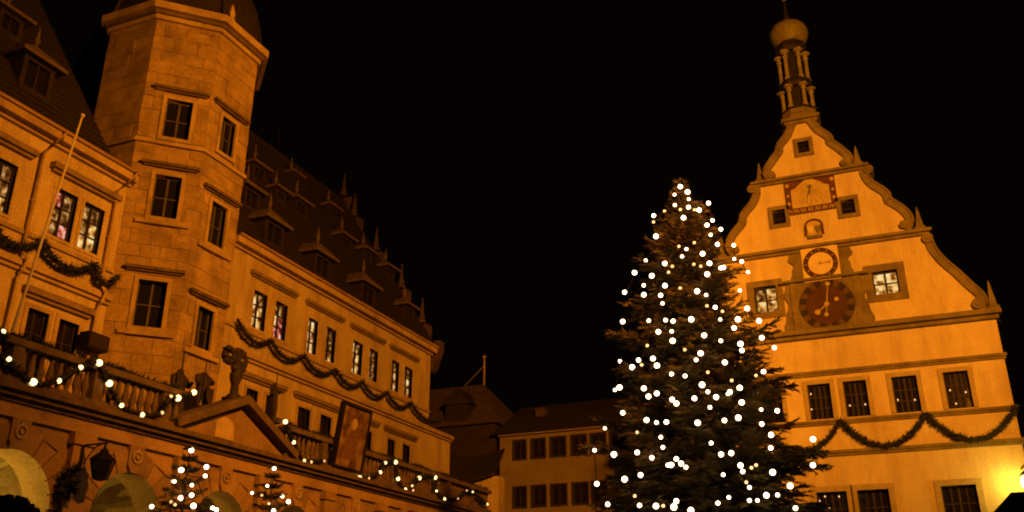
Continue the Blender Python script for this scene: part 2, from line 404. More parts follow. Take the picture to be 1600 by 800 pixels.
for (x0, x1) in [(40, 74), (92, 124)]:
    lo_left.append((FR.px(x0, 500)[0], FR.px(x1, 505)[0], ZL0, 9.30))
lo_left += [(lo_left[0][0] - 3.2, lo_left[0][1] - 3.2, ZL0, 9.3)]
for (x0, x1, y) in [(383, 402, 620), (414, 430, 628), (464, 484, 648), (499, 517, 660), (568, 580, 683), (604, 616, 700), (628, 640, 708)]:
    lo_right.append((FR.px(x0, y)[0], FR.px(x1, y)[0], ZL0, 9.25))
holes_l = [rect(*r) for r in up_left + lo_left if r[0] > Y0 + 0.3]
panel('wall', FR, rect(Y0, YT0, 0, EAVE), holes_l, 0.5, M['plaster_ochre'], hall)
holes_r = [rect(*r) for r in up_right + lo_right]
outer = [(YT1, 0), (Y_LOW, 0), (Y_LOW, 10.2), (YE, 10.2), (YE, EAVE), (YT1, EAVE)]
panel('wall', FR, outer, holes_r, 0.5, M['plaster_ochre'], hall)
# flank and back walls
m = MB(); m.wbox((XF - 11, YE - 0.4, 0), (XF - 0.5, YE, EAVE)); m.wbox((XF - 11, Y0, 0), (XF - 10.6, YE - 0.4, EAVE)); m.wbox((XF - 10.6, Y0, 0), (XF - 0.5, Y0 + 0.4, EAVE))
m.wbox((XF - 6, YE + 0.01, 0), (XF - 0.5, Y_LOW, 10.15))
m.obj('wall', M['plaster_ochre'], hall)
m = MB(); m.wbox((XF - 1.6, Y0 + 0.5, 5.95), (XF - 0.6, YT0, 6.05)); m.obj('floor', M['dark_plaster'], hall)
# dark rooms behind the glass
m = MB(); m.wbox((XF - 1.7, Y0 + 0.4, 6.2), (XF - 1.6, YE - 0.5, 13.9)); m.obj('inner_wall', M['dark_plaster'], hall)
# windows
LIT = [['lit_dim', 'lit_red', 'lit_dim', 'lit_dim', 'lit_red', 'lit_dim'], ['lit_cream', 'lit_cream', 'lit_dim', 'lit_cream', 'lit_dim', 'lit_dim']]
LITR = [['lit_cream', 'lit_cream', 'lit_cream', 'lit_cream', 'lit_cream', 'lit_dim'], ['lit_red', 'lit_red', 'lit_cream', 'lit_red', 'lit_dim', 'lit_dim'],
        ['lit_cream', 'lit_cream', 'lit_cream', 'lit_amber', 'lit_amber', 'lit_cream'], ['lit_dim', 'lit_cream', 'lit_dim', 'lit_dim', 'lit_dim', 'lit_dim'],
        ['lit_cream', 'lit_cream', 'lit_dim', 'lit_cream', 'lit_cream', 'lit_dim'], ['lit_amber', 'lit_cream', 'lit_dim', 'lit_dim', 'lit_cream', 'lit_dim'],
        ['lit_amber', 'lit_amber', 'lit_amber', 'lit_amber', 'lit_amber', 'lit_dim'], ['lit_amber', 'lit_amber', 'lit_amber', 'lit_cream', 'lit_dim', 'lit_dim']]
for i, r in enumerate(up_left):
    if r[0] < Y0 + 0.3: continue
    mm = [M[k] for k in LIT[i % 2]] if i < 2 else [M['lit_cream'], M['lit_cream'], M['lit_dim'], M['lit_dim'], M['lit_dim'], M['lit_dim']]
    window(FR, r, hall, None, 2, 3, sur=0.09, proud=0.03, deep=0.12, wood=0.04, mats=mm, sur_mat=M['plaster_ochre'])
for i, r in enumerate(up_right):
    window(FR, r, hall, None, 2, 3, sur=0.09, proud=0.03, deep=0.12, wood=0.04, mats=[M[k] for k in LITR[i]], sur_mat=M['plaster_ochre'])
for r in lo_left:
    if r[0] < Y0 + 0.3: continue
    window(FR, r, hall, M['glass'], 2, 3, sur=0.12, proud=0.04, deep=0.14, wood=0.05)
for r in lo_right: window(FR, r, hall, M['glass'], 2, 3, sur=0.10, proud=0.04, deep=0.14, wood=0.05)
for i in range(0, len(up_left), 2):
    a0 = min(up_left[i][0], up_left[i + 1][0]); a1 = max(up_left[i][1], up_left[i + 1][1])
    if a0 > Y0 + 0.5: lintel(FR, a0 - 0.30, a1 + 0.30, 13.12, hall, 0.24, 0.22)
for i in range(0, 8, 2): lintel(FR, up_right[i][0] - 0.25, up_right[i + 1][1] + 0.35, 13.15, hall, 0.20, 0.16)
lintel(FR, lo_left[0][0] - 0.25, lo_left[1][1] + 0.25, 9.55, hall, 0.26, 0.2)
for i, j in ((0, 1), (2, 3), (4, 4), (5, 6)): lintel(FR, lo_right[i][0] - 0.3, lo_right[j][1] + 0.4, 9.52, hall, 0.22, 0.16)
# string courses and eaves
for (a, b) in ((Y0, YT0 - 0.01), (YT1 + 0.01, Y_LOW)):
    course(FR, a, b, [(10.12, 10.22, 0.10), (10.22, 10.36, 0.20), (10.36, 10.42, 0.14)], hall, 'string_course', M['sandstone'])
for (a, b) in ((Y0, YT0 - 0.01), (YT1 + 0.01, YE - 0.02)):
    course(FR, a, b, [(11.08, 11.20, 0.08)], hall, 'sill_course', M['sandstone'])
    course(FR, a, b + 0.05, [(13.84, 13.93, 0.12), (13.93, 14.15, 0.34)], hall, 'eaves_cornice', M['sandstone'])
    g_ = MB(); g_.box(FR, a, b + 0.05, 14.154, 14.24, 0.24, 0.42); g_.obj('gutter', M['portico_stone'], hall)
# roof
TAN = math.tan(math.radians(56)); X_EAVE = XF + 0.35; Z_EAVE = 14.18; X_RIDGE = XF - 5.5
def roof_z(x): return Z_EAVE + (X_EAVE - x) * TAN
def roof_slab(name, y0, y1, parent):
    zr = roof_z(X_RIDGE); xb = 2 * X_RIDGE - X_EAVE
    m = MB()
    m.add([(X_EAVE, y0, Z_EAVE), (X_EAVE, y1, Z_EAVE), (X_RIDGE, y1, zr), (X_RIDGE, y0, zr), (xb, y0, Z_EAVE), (xb, y1, Z_EAVE)],
          [(0, 1, 2, 3), (3, 2, 5, 4), (0, 3, 4), (1, 5, 2), (0, 4, 5, 1)])
    # tile courses as real ridges
    k = 0; x = X_EAVE
    o = m.obj(name, M['roof_tile'], parent)
    n = int((X_EAVE - X_RIDGE) / 0.17)
    c = MB()
    for i in range(n):
        xa = X_EAVE - i * (X_EAVE - X_RIDGE) / n; xb2 = X_EAVE - (i + 1) * (X_EAVE - X_RIDGE) / n
        za, zb = roof_z(xa), roof_z(xb2); nx_, nz_ = math.sin(math.radians(56)), math.cos(math.radians(56))
        L0 = 0.055; L1 = 0.012
        y = y0
        while y < y1:
            yy = min(y + 1.1, y1); j = random.uniform(-0.012, 0.012)
            c.add([(xa + nx_ * (L0 + j), y, za + nz_ * (L0 + j)), (xa + nx_ * (L0 + j), yy, za + nz_ * (L0 + j)), (xb2 + nx_ * L1, yy, zb + nz_ * L1), (xb2 + nx_ * L1, y, zb + nz_ * L1), (xa, y, za), (xa, yy, za)],
                  [(0, 1, 2, 3), (4, 5, 1, 0)])
            y = yy
    set_props(c.obj('roof_tiles', M['roof_tile'], o, fix=False), kind='stuff')
    rt = MB(); rt.tube([(X_RIDGE, y0, zr + 0.05), (X_RIDGE, y1, zr + 0.05)], 0.14, 6); rt.obj('ridge', M['roof_tile'], o)
    return o
roof_slab('roof', Y0, 17.12, hall)
roof_slab('roof', 20.6, YE - 0.05, hall)
def dormer(X, Y, wd, ht, parent, lit=False, fin=True):
    """A small hipped dormer standing on the roof slope, its foot where the pixel's ray meets the slope."""
    d = ray(X, Y)
    t = (Z_EAVE - CAM.z + X_EAVE * TAN - CAM.x * TAN) / (d.z + d.x * TAN); p = CAM + d * t
    x, y, z = p; F = Face((x, y, 0), (0, 1, 0)); h = wd / 2; back = ht / TAN + 0.9
    m = MB(); m.box(F, -h, -h + 0.14, z, z + ht, -back, 0); m.box(F, h - 0.14, h, z, z + ht, -back, 0)
    m.box(F, -h + 0.14, h - 0.14, z, z + 0.18, -back, 0); m.box(F, -h + 0.14, h - 0.14, z + ht - 0.14, z + ht, -back, 0)
    m.box(F, -h + 0.14, h - 0.14, z + 0.18, z + ht - 0.14, -back, -0.16)
    m.box(F, -0.03, 0.03, z + 0.18, z + ht - 0.14, -0.15, -0.04)
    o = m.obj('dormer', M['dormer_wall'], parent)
    gl = MB(); gl.box(F, -h + 0.15, h - 0.15, z + 0.19, z + ht - 0.15, -0.159, -0.10); gl.obj('pane', M['glass'], o)
    r = MB(); e = 0.22; zt = z + ht; rz = zt + wd * 0.62
    P = F.pt
    r.add([P(-h - e, zt - 0.04, e), P(h + e, zt - 0.04, e), P(h + e, zt - 0.04, -back - 0.8), P(-h - e, zt - 0.04, -back - 0.8), P(0, rz, -0.35), P(0, rz, -back - 0.8),
           P(-h - e, zt + 0.06, e), P(h + e, zt + 0.06, e), P(h + e, zt + 0.06, -back - 0.8), P(-h - e, zt + 0.06, -back - 0.8)],
          [(0, 3, 2, 1), (0, 1, 7, 6), (1, 2, 8, 7), (3, 0, 6, 9), (2, 3, 9, 8), (6, 7, 4), (7, 8, 5, 4), (9, 6, 4, 5), (8, 9, 5)])
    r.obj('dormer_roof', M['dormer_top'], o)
    if fin:
        f = MB(); c = F.pt(0, rz - 0.03, -0.35); f.lathe(c, [(0.05, 0), (0.05, 0.12), (0.10, 0.2), (0.05, 0.3), (0.015, 0.62)], 6); f.obj('finial', M['dormer_top'], o)
for (X, Y, wd, ht) in [(427, 388, 1.1, 1.0), (503, 437, 1.1, 1.0), (575, 481, 1.1, 1.0), (470, 340, 0.85, 0.75), (541, 395, 0.85, 0.75), (404, 286, 0.85, 0.75), (610, 440, 0.8, 0.7),
                       (52, 150, 1.0, 1.1), (12, 58, 0.8, 0.8), (462, 288, 0.6, 0.5), (520, 342, 0.7, 0.6), (438, 318, 0.7, 0.6), (575, 412, 0.7, 0.65), (392, 330, 0.9, 0.9), (640, 505, 0.8, 0.8), (-70, 80, 1.1, 1.1)]:
    dormer(X, Y, wd, ht, hall)
# stepped end gable with pinnacles
FG = Face((0, YE + 0.25, 0), (1, 0, 0))
steps = [(-19.65, 14.2), (-20.35, 15.1), (-21.6, 17.1), (-23.2, 19.4), (-24.7, 21.6)]
poly = [(-20.0, 13.2)]
for i, (x, z) in enumerate(steps):
    x2 = steps[i + 1][0] if i + 1 < len(steps) else -25.2
    poly += [(x, z), (x, z + 0.45), (x2, z + 0.45 + (0.2 if i else 0))]
poly += [(-25.2, 23.4), (-25.8, 23.4)] + [(2 * X_RIDGE - a, b) for a, b in reversed(poly)]
pl = []
for p in poly:
    if not pl or (abs(p[0] - pl[-1][0]) + abs(p[1] - pl[-1][1])) > 1e-4: pl.append(p)
go = panel('end_gable', FG, pl, [], 0.45, M['gable_stone'], hall)
for (x, z) in steps[1:] + [(-25.45, 22.9)]:
    f = MB(); zz = z + (0.45 if z < 22 else 0.5)
    f.lathe((x - 0.22, YE + 0.03, zz), [(0.20, 0), (0.20, 0.12), (0.13, 0.2), (0.17, 0.34), (0.10, 0.46), (0.03, 1.15), (0.06, 1.2), (0.02, 1.3)], 8)
    f.obj('pinnacle', M['gable_stone'], go)
m = MB(); m.tube([(X_RIDGE, 31.6, roof_z(X_RIDGE)), (X_RIDGE, 31.6, roof_z(X_RIDGE) + 1.5)], 0.025, 5); m.obj('lightning_rod', M['iron'], hall)
# drainpipes
def pipe(pts, r=0.055):
    m = MB(); m.tube(pts, r, 8)
    for z in range(8, 14, 2):
        for i in range(len(pts) - 1):
            if pts[i + 1][2] < z < pts[i][2] and abs(pts[i][0] - pts[i + 1][0]) < 0.02: m.lathe((pts[i][0], pts[i][1], z), [(r * 1.35, 0), (r * 1.35, 0.07)], 8)
    m.obj('drainpipe', M['sandstone'], hall, smooth=True)
yp = FR.px(67, 227)[0]; yq = FR.px(85, 211)[0]
pipe([(XF + 0.42, yq, 14.16), (XF + 0.38, yq - 0.05, 13.95), (XF + 0.10, yp, 13.45), (XF + 0.10, yp, 10.6), (XF + 0.3, yp, 10.42), (XF + 0.3, yp, 10.1), (XF + 0.10, yp, 9.9), (XF + 0.10, yp, 6.2)])
yp = YT0 - 0.42
pipe([(XF + 0.46, yp + 0.25, 14.16), (XF + 0.40, yp + 0.22, 13.95), (XF + 0.10, yp, 13.5), (XF + 0.10, yp, 10.6), (XF + 0.3, yp, 10.42), (XF + 0.3, yp, 10.1), (XF + 0.10, yp, 9.9), (XF + 0.10, yp, 6.2)])

# ================================================================== STAIR TOWER
tower = thing('stair_tower', (XF, 20.5, 0), 'tall octagonal sandstone stair tower rising from the middle of the town hall front', 'tower')
S = 1.961; Q = S / math.sqrt(2)
P1 = V((XF, 18.155, 0)); P2 = V((XF + Q, 18.155 + Q, 0)); P3 = P2 + V((0, S, 0)); P0 = P1 - V((S, 0, 0)); P4 = P3 + V((-Q, Q, 0)); P5 = P4 - V((S, 0, 0)); P6 = P5 + V((-Q, -Q, 0)); P7 = P6 - V((0, S, 0))
F_S, F_SE, F_E, F_NE, F_N = Face(P0, P1 - P0), Face(P1, P2 - P1), Face(P2, P3 - P2), Face(P3, P4 - P3), Face(P4, P5 - P4)
ZT = 19.9
def trect(F, pts):
    q = [F.px(*p) for p in pts]
    a = sorted(x for x, _ in q); b = sorted(y for _, y in q)
    return (sum(a[:2]) / 2, sum(a[2:]) / 2, sum(b[:2]) / 2, sum(b[2:]) / 2)
w_se = [trect(F_SE, p) for p in ([(260, 154), (300, 162), (296, 220), (254, 214)], [(242, 269), (283, 282), (276, 346), (236, 335)], [(216, 433), (260, 445), (253, 517), (208, 506)])]
w_e = [trect(F_E, p) for p in ([(345, 180), (368, 195), (363, 247), (342, 238)], [(330, 310), (352, 329), (349, 394), (324, 376)], [(309, 476), (333, 489), (327, 554), (302, 537)])]
for F, ws in ((F_S, []), (F_SE, w_se), (F_E, w_e), (F_NE, []), (F_N, [])):
    panel('wall', F, rect(0.0, S, 0, ZT), [rect(*r) for r in ws], 0.34, M['tower_stone'], tower, c_front=-0.03)
F_NW, F_W, F_SW = Face(P5, P6 - P5), Face(P6, P7 - P6), Face(P7, P0 - P7)
for F in (F_NW, F_W, F_SW): panel('wall', F, rect(0.0, S, 0, ZT), [], 0.34, M['tower_stone'], tower, c_front=-0.03)
m = MB()
cx, cy = (P7.x + P2.x) / 2, (P1.y + P4.y) / 2
m.lathe((cx, cy, 7), [(1.2, 0), (1.2, 12.6)], 8, math.pi / 8); m.obj('inner_wall', M['dark_plaster'], tower)
band_z = sorted([F_SE.px(220, 214)[1], w_se[1][2] - 0.28])
# ashlar blocks, laid course by course
rows = []; z = 7.0
while z < ZT - 0.1:
    h = random.choice((0.40, 0.46, 0.52)); rows.append((z, min(z + h, ZT))); z += h
nst = 0
for F, ws in ((F_SE, w_se), (F_E, w_e), (F_S, [])):
    for ri, (z0, z1) in enumerate(rows):
        if F is F_S and z0 < 13.5: continue
        xs = [0.0]; off = 0.30 if ri % 2 else 0.62
        x = off
        while x < S - 0.25: xs.append(x); x += random.choice((0.56, 0.66, 0.74))
        xs.append(S)
        for a0, a1 in zip(xs, xs[1:]):
            segs = [(a0 + 0.006, a1 - 0.006)]
            for r in ws:
                if z1 > r[2] - 0.12 and z0 < r[3] + 0.12:
                    ns = []
                    for s0, s1 in segs:
                        if s1 <= r[0] - 0.12 or s0 >= r[1] + 0.12: ns.append((s0, s1)); continue
                        if s0 < r[0] - 0.18: ns.append((s0, r[0] - 0.125))
                        if s1 > r[1] + 0.18: ns.append((r[1] + 0.125, s1))
                    segs = ns
            for s0, s1 in segs:
                if s1 - s0 < 0.08: continue
                m = MB(); c = random.uniform(-0.008, 0.010)
                m.box(F, s0, s1, z0 + 0.006, z1 - 0.006, -0.04, c); m.obj('stone', M['tower_stone'], tower); nst += 1
for F, ws in ((F_SE, w_se), (F_E, w_e)):
    for i, r in enumerate(ws):
        window(F, r, tower, M['glass'], 2, 2, sur=0.12, proud=0.05, deep=0.18, wood=0.04, sur_mat=M['sandstone'], sash_mat=M['grey_wood'])
        ctr = (r[0] + r[1]) / 2
        lintel(F, max(ctr - 0.78, 0.10), min(ctr + 0.78, S - 0.08), r[3] + 0.24, tower, 0.15, 0.17, mat=M['soot_shade_stone'])
        if i: 
            m = MB(); m.box(F, max(ctr - 0.75, 0.06), min(ctr + 0.75, S - 0.06), r[2] - 0.26, r[2] - 0.13, -0.03, 0.10); m.obj('sill', M['sandstone'], tower)
def ring(z0, z1, out, name, mat, parent):
    """A moulding that runs round the visible faces of the octagon."""
    pts = [P0, P1, P2, P3, P4, P5, P6, P7, P0]
    def off(d):
        res = []
        c = V((cx, cy, 0)); ap = (P2.x - cx)
        return [c + (p - c) * ((ap + d) / ap) for p in pts]
    o = off(out); i = off(-0.05)
    m = MB(); n = len(pts)
    vs = [(p.x, p.y, z0) for p in o] + [(p.x, p.y, z1) for p in o] + [(p.x, p.y, z0) for p in i] + [(p.x, p.y, z1) for p in i]
    fs = []
    for k in range(n - 1):
        fs += [(k, k + 1, n + k + 1, n + k), (2 * n + k + 1, 2 * n + k, 3 * n + k, 3 * n + k + 1), (n + k, n + k + 1, 3 * n + k + 1, 3 * n + k), (2 * n + k, 2 * n + k + 1, k + 1, k)]
    m.add(vs, fs); return m.obj(name, mat, parent)
ring(w_se[0][2] - 0.30, w_se[0][2] - 0.17, 0.09, 'string_course', M['sandstone'], tower)
ring(19.86, 20.02, 0.10, 'cornice', M['sandstone'], tower)
ring(20.02, 20.14, 0.18, 'cornice', M['soot_shade_stone'], tower)  # line of shade under the fascia, put into the stone colour
ring(20.14, 20.40, 0.32, 'cornice', M['sandstone'], tower)
m = MB(); m.lathe((cx, cy, 20.405), [(2.62, 0), (2.60, 0.1), (2.5, 0.35), (2.42, 0.9), (2.25, 1.6), (1.9, 2.4), (1.3, 3.1), (0.5, 3.6), (0.15, 4.2), (0.04, 5.2)], 8, math.pi / 8); to = m.obj('roof', M['roof_tile'], tower)
for k in range(8):
    t = math.pi / 8 + k * math.pi / 4
    m = MB(); m.tube([(cx + math.cos(t) * r, cy + math.sin(t) * r, 20.42 + z) for r, z in [(2.62, 0.02), (2.44, 0.9), (2.27, 1.6), (1.92, 2.4), (1.32, 3.1), (0.5, 3.62)]], 0.06, 5); m.obj('hip_tiles', M['roof_tile'], to)
m = MB(); q = F_E.pt(0.5, 20.45, -0.1)
m.lathe(q, [(0.16, 0), (0.16, 0.3), (0.10, 0.4), (0.14, 0.55), (0.04, 0.9)], 6); m.obj('finial', M['sandstone'], to)

# ================================================================== ARCADED PORTICO
XP = -16.2
FP = Face((XP, 0, 0), (0, 1, 0))
port = thing('stone_portico', (XP, 22, 0), 'rusticated stone arcade with a balcony running along the foot of the town hall', 'portico')
PY0, PY1 = 5.0, 36.0
BAY = 3.14; C0 = 13.05
centers = [C0 + BAY * k for k in range(-2, 8)]
R_A, SPR = 1.05, 3.92
def arch_loop(c):
    pts = [(c - R_A, 0.9)] + [(c + R_A * math.cos(math.pi - math.pi * k / 14), SPR + R_A * math.sin(math.pi - math.pi * k / 14)) for k in range(15)] + [(c + R_A, 0.9)]
    return pts
panel('wall', FP, rect(PY0, PY1, 0, 5.56), [arch_loop(c) for c in centers if PY0 + 1.3 < c < PY1 - 1.3], 0.7, M['portico_stone'], port)
# entablature: recessed panels, pilasters, keystones, voussoirs
course(FP, PY0, PY1, [(5.56, 5.68, 0.10), (5.68, 5.86, 0.05)], port, 'entablature', M['portico_stone'])
course(FP, PY0, PY1, [(5.862, 5.94, 0.12), (5.94, 6.04, 0.24), (6.04, 6.16, 0.36)], port, 'cornice', M['soot_shade_stone'])
for c in centers:
    if not PY0 + 1.3 < c < PY1 - 1.3: continue
    nv = 11
    for k in range(nv):
        t0, t1 = math.pi * k / nv + 0.012, math.pi * (k + 1) / nv - 0.012
        key = k == nv // 2
        if key: continue
        ro = R_A + (0.42 if k % 2 else 0.50)
        poly = [(c + R_A * math.cos(t), SPR + R_A * math.sin(t)) for t in (t0, t1)] + [(c + ro * math.cos(t), SPR + ro * math.sin(t)) for t in (t1, t0)]
        m = MB(); m.prism(FP, poly, -0.05, 0.07); m.obj('arch_stone', M['portico_stone'], port)
    m = MB(); m.prism(FP, [(c - 0.15, SPR + R_A - 0.03), (c + 0.15, SPR + R_A - 0.03), (c + 0.24, 5.10), (c - 0.24, 5.10)], -0.05, 0.16)
    kb = m.obj('keystone', M['portico_stone'], port)
    m = MB(); m.box(FP, c - 0.22, c + 0.22, 5.104, 5.555, -0.02, 0.12); m.obj('keystone_panel', M['portico_stone'], kb)
    m = MB(); m.disc(FP, c, 5.31, 0.15, 0.11, 0.16, 14, 0.10); m.disc(FP, c, 5.31, 0.05, 0.11, 0.17, 10); m.box(FP, c - 0.03, c + 0.03, 5.44, 5.50, 0.11, 0.15); m.obj('emblem', M['sandstone'], kb)
    # spandrel panels standing proud between keystone and pilaster
    for s in (-1, 1):
        a_in, a_out = c + s * 0.30, c + s * 1.20
        poly = [(a_in, 5.50), (a_out, 5.50), (a_out, SPR + 0.62), (c + s * 1.02, SPR + 1.19), (a_in, SPR + 1.52 if False else 5.42)]
        m = MB(); m.prism(FP, poly, -0.02, 0.045); m.obj('spandrel_panel', M['portico_stone'], port)
    p = c + BAY / 2
    m = MB(); m.box(FP, p - 0.26, p + 0.26, 0, 5.30, -0.02, 0.16); m.box(FP, p - 0.32, p + 0.32, 5.30, 5.38, -0.02, 0.22); m.box(FP, p - 0.30, p + 0.30, 5.38, 5.555, -0.02, 0.19)
    m.obj('pilaster', M['portico_stone'], port)
# balcony floor, arcade ceiling with ribs, inner wall
m = MB(); m.wbox((XF + 0.02, PY0, 5.62), (XP - 0.02, PY1, 6.10)); m.obj('balcony_floor', M['portico_stone'], port)
m = MB(); m.wbox((XF + 0.02, PY0, 0), (XF + 0.30, PY1, 5.60)); m.obj('inner_wall', M['plaster_ochre'], port)
for c in centers:
    p = c + BAY / 2
    m = MB()
    for k in range(8):
        t0, t1 = math.pi * k / 8, math.pi * (k + 1) / 8
        f = lambda t, r: (XF + 0.3 + 1.6 + r * math.cos(t), 3.6 + (r + 0.2) * math.sin(t))
        (xa, za), (xb, zb), (xc, zc), (xd, zd) = f(t0, 1.6), f(t1, 1.6), f(t1, 1.3), f(t0, 1.3)
        m.hexa([(xd, p - 0.12, zd), (xa, p - 0.12, za), (xa, p + 0.12, za), (xd, p + 0.12, zd), (xc, p - 0.12, zc), (xb, p - 0.12, zb), (xb, p + 0.12, zb), (xc, p + 0.12, zc)])
    m.obj('vault_rib', M['grey_plaster'], port)
    m = MB(); m.wbox((XF + 0.31, c - 1.4, 4.50), (XP - 0.72, c - 1.28, 4.60)); m.obj('tie_beam', M['soot_shade_stone'], port)
for (c, pw) in ((centers[2], 300), (centers[3], 1), (centers[4], 70), (centers[5], 10), (centers[6], 8)):
    lamp('arcade_lamp', 'POINT', (XP - 1.9, c + 0.3, 3.1), pw, (1.0, 0.56, 0.055), 0.12)
# balustrade; the shade it stands in is put into the stone colour
pf = [(0.075, 0), (0.075, 0.05), (0.045, 0.09), (0.085, 0.26), (0.05, 0.48), (0.04, 0.56), (0.065, 0.60), (0.065, 0.66)]
bm_ = MB(); bm_.lathe((0, 0, 0), pf, 8); bal_me = bm_.mesh('baluster'); bal_me.materials.append(M['soot_shade_stone'])
for p in bal_me.polygons: p.use_smooth = True
PED0, PED1, PEDC = 17.14, 21.95, 19.6
def balustrade(y0, y1):
    m = MB(); m.box(FP, y0, y1, 6.165, 6.30, -0.18, 0.20); m.obj('plinth_rail', M['soot_shade_stone'], port)
    m = MB(); m.box(FP, y0, y1, 6.96, 7.10, -0.18, 0.20); m.obj('top_rail', M['soot_shade_stone'], port)
    y = y0 + 0.12; k = 0
    while y < y1 - 0.05:
        if k % 9 == 8:
            m = MB(); m.box(FP, y - 0.13, y + 0.13, 6.30, 6.96, -0.14, 0.16); m.obj('post', M['soot_shade_stone'], port); 
        else: link('baluster', bal_me, None, port, loc=(XP + 0.01, y, 6.30))
        y += 0.235; k += 1
balustrade(8.5, PED0 + 0.35); balustrade(PED1 - 0.35, PY1 - 0.1)
# pediment
ap = 7.26; bz = 6.165
m = MB(); m.prism(FP, [(PED0 + 0.15, bz), (PED1 - 0.15, bz), (PEDC, ap - 0.10)], -0.3, 0.08); pd = m.obj('pediment', M['portico_stone'], port)
for s, e in ((-1, PED0), (1, PED1)):
    m = MB(); n_ = V((e - PEDC, bz - ap)).normalized(); up = V((-n_.y, n_.x)); up = up if up.y > 0 else -up
    a_, b_ = V((PEDC, ap)), V((e - s * 0.0, bz + 0.02))
    poly = [tuple(a_), tuple(b_), tuple(b_ + up * 0.20), tuple(V((PEDC, ap + 0.235)))]
    m.prism(FP, poly, -0.35, 0.36); m.obj('raking_cornice', M['soot_shade_stone'], pd)  # underside shadow put into the dark stone colour
m = MB(); ac, bc = FP.px(345, 668); 
poly = [(ac - 0.36, 6.24), (ac + 0.36, 6.24)] + [(ac + 0.36 * math.cos(math.pi * k / 8), 6.50 + 0.30 * math.sin(math.pi * k / 8)) for k in range(9)]
m.prism(FP, poly, 0.05, 0.15); m.obj('relief', M['sandstone'], pd)

# ================================================================== things on the balcony
# flagpole
fp = thing('flagpole', (XP - 0.1, 12.5, 6.11), 'slender white flagpole leaning out over the balcony', 'flagpole')
m = MB(); m.tube([(XP - 0.16, 12.48, 6.11), (XP + 0.72, 12.50, 12.07)], [0.036, 0.022], 8); m.obj('pole', M['white_pole'], fp, smooth=True)
m = MB(); m.lathe((XP + 0.725, 12.50, 12.06), [(0.02, 0), (0.05, 0.03), (0.05, 0.07), (0.01, 0.1)], 8); m.obj('knob', M['white_pole'], fp, smooth=True)
m = MB(); m.box(FP, 12.40, 12.56, 7.10, 7.18, -0.12, 0.12); m.obj('clamp', M['iron'], fp)
# loudspeaker box on the wall by the drainpipe
r = rpx(FR, 134, 540, 162, 528, 0.35)
ls = thing('loudspeaker', FR.pt((r[0] + r[1]) / 2, 7.9, 0.3), 'black box loudspeaker on a bracket beside the drainpipe left of the tower', 'loudspeaker')
a_c, b_c = FR.px(148, 535, 0.35)
m = MB(); m.box(FR, a_c - 0.36, a_c + 0.36, b_c - 0.22, b_c + 0.22, 0.15, 0.50); m.obj('case', M['iron'], ls)
m = MB(); m.box(FR, a_c - 0.31, a_c + 0.31, b_c - 0.17, b_c + 0.17, 0.495, 0.515); m.obj('grille', M['clock_black'], ls)
m = MB(); m.box(FR, a_c - 0.05, a_c + 0.05, b_c - 0.05, b_c + 0.05, -0.01, 0.16); m.obj('bracket', M['iron'], ls)

def sprig_tube(pts, r, dens, mb, length=0.16):
    """needle sprigs spread along a path: short narrow blades in all directions"""
    pts = [V(p) for p in pts]
    for i in range(len(pts) - 1):
        L = (pts[i + 1] - pts[i]).length
        for k in range(max(1, int(L * dens))):
            t = random.random(); p = pts[i].lerp(pts[i + 1], t)
            d = V((random.gauss(0, 1), random.gauss(0, 1), random.gauss(0, 1))).normalized()
            l = length * random.uniform(0.6, 1.2); wv = d.cross(V((random.random(), random.random(), random.random()))).normalized() * l * 0.16
            q = p + d * (r * 0.4)
            mb.add([q - wv, q + wv, q + d * l], [(0, 1, 2)])
def garland(name, path_pts, label, group=None, r=0.10, dens=220, parent=None, length=0.17):
    core = MB(); core.tube(path_pts, r * 0.62, 6)
    loc = path_pts[len(path_pts) // 2]
    t = thing(name, loc, label, 'garland', group)
    core.obj('rope', M['evergreen'], t)
    sp = MB(); sprig_tube(path_pts, r, dens, sp, length); set_props(sp.obj('fir_sprigs', M['evergreen'], t, fix=False), kind='stuff')
    return t
def swags(F, peaks, sag, c, n=12):
    out = []
    for (a0, b0), (a1, b1) in zip(peaks, peaks[1:]):
        for k in range(n):
            t = k / n; out.append(F.pt(a0 + (a1 - a0) * t, b0 + (b1 - b0) * t - sag * 4 * t * (1 - t), c))
    out.append(F.pt(*peaks[-1], c)); return out
pk = [(FR.px(x, y)[0], 11.02) for x, y in [(-110, 310), (-28, 345), (55, 378), (139, 412), (174, 432)]]
pk[-1] = (pk[-1][0], 10.98)
garland('fir_garland', swags(FR, pk, 0.42, 0.24), 'thick dark fir garland hung in swags left of the stair tower', None, 0.11, 260, length=0.17)
pk = [(FR.px(x, y)[0], 11.08) for x, y in [(361, 506), (414, 538), (466.5, 560), (516, 583), (559, 601), (597, 618), (634, 636), (682, 650)]]
pk[0] = (pk[0][0], 11.30); pk[-1] = (pk[-1][0], 10.95)
garland('fir_garland', swags(FR, pk, 0.40, 0.24), 'dark fir garland in seven swags under the lit windows right of the tower', None, 0.085, 240, length=0.14)

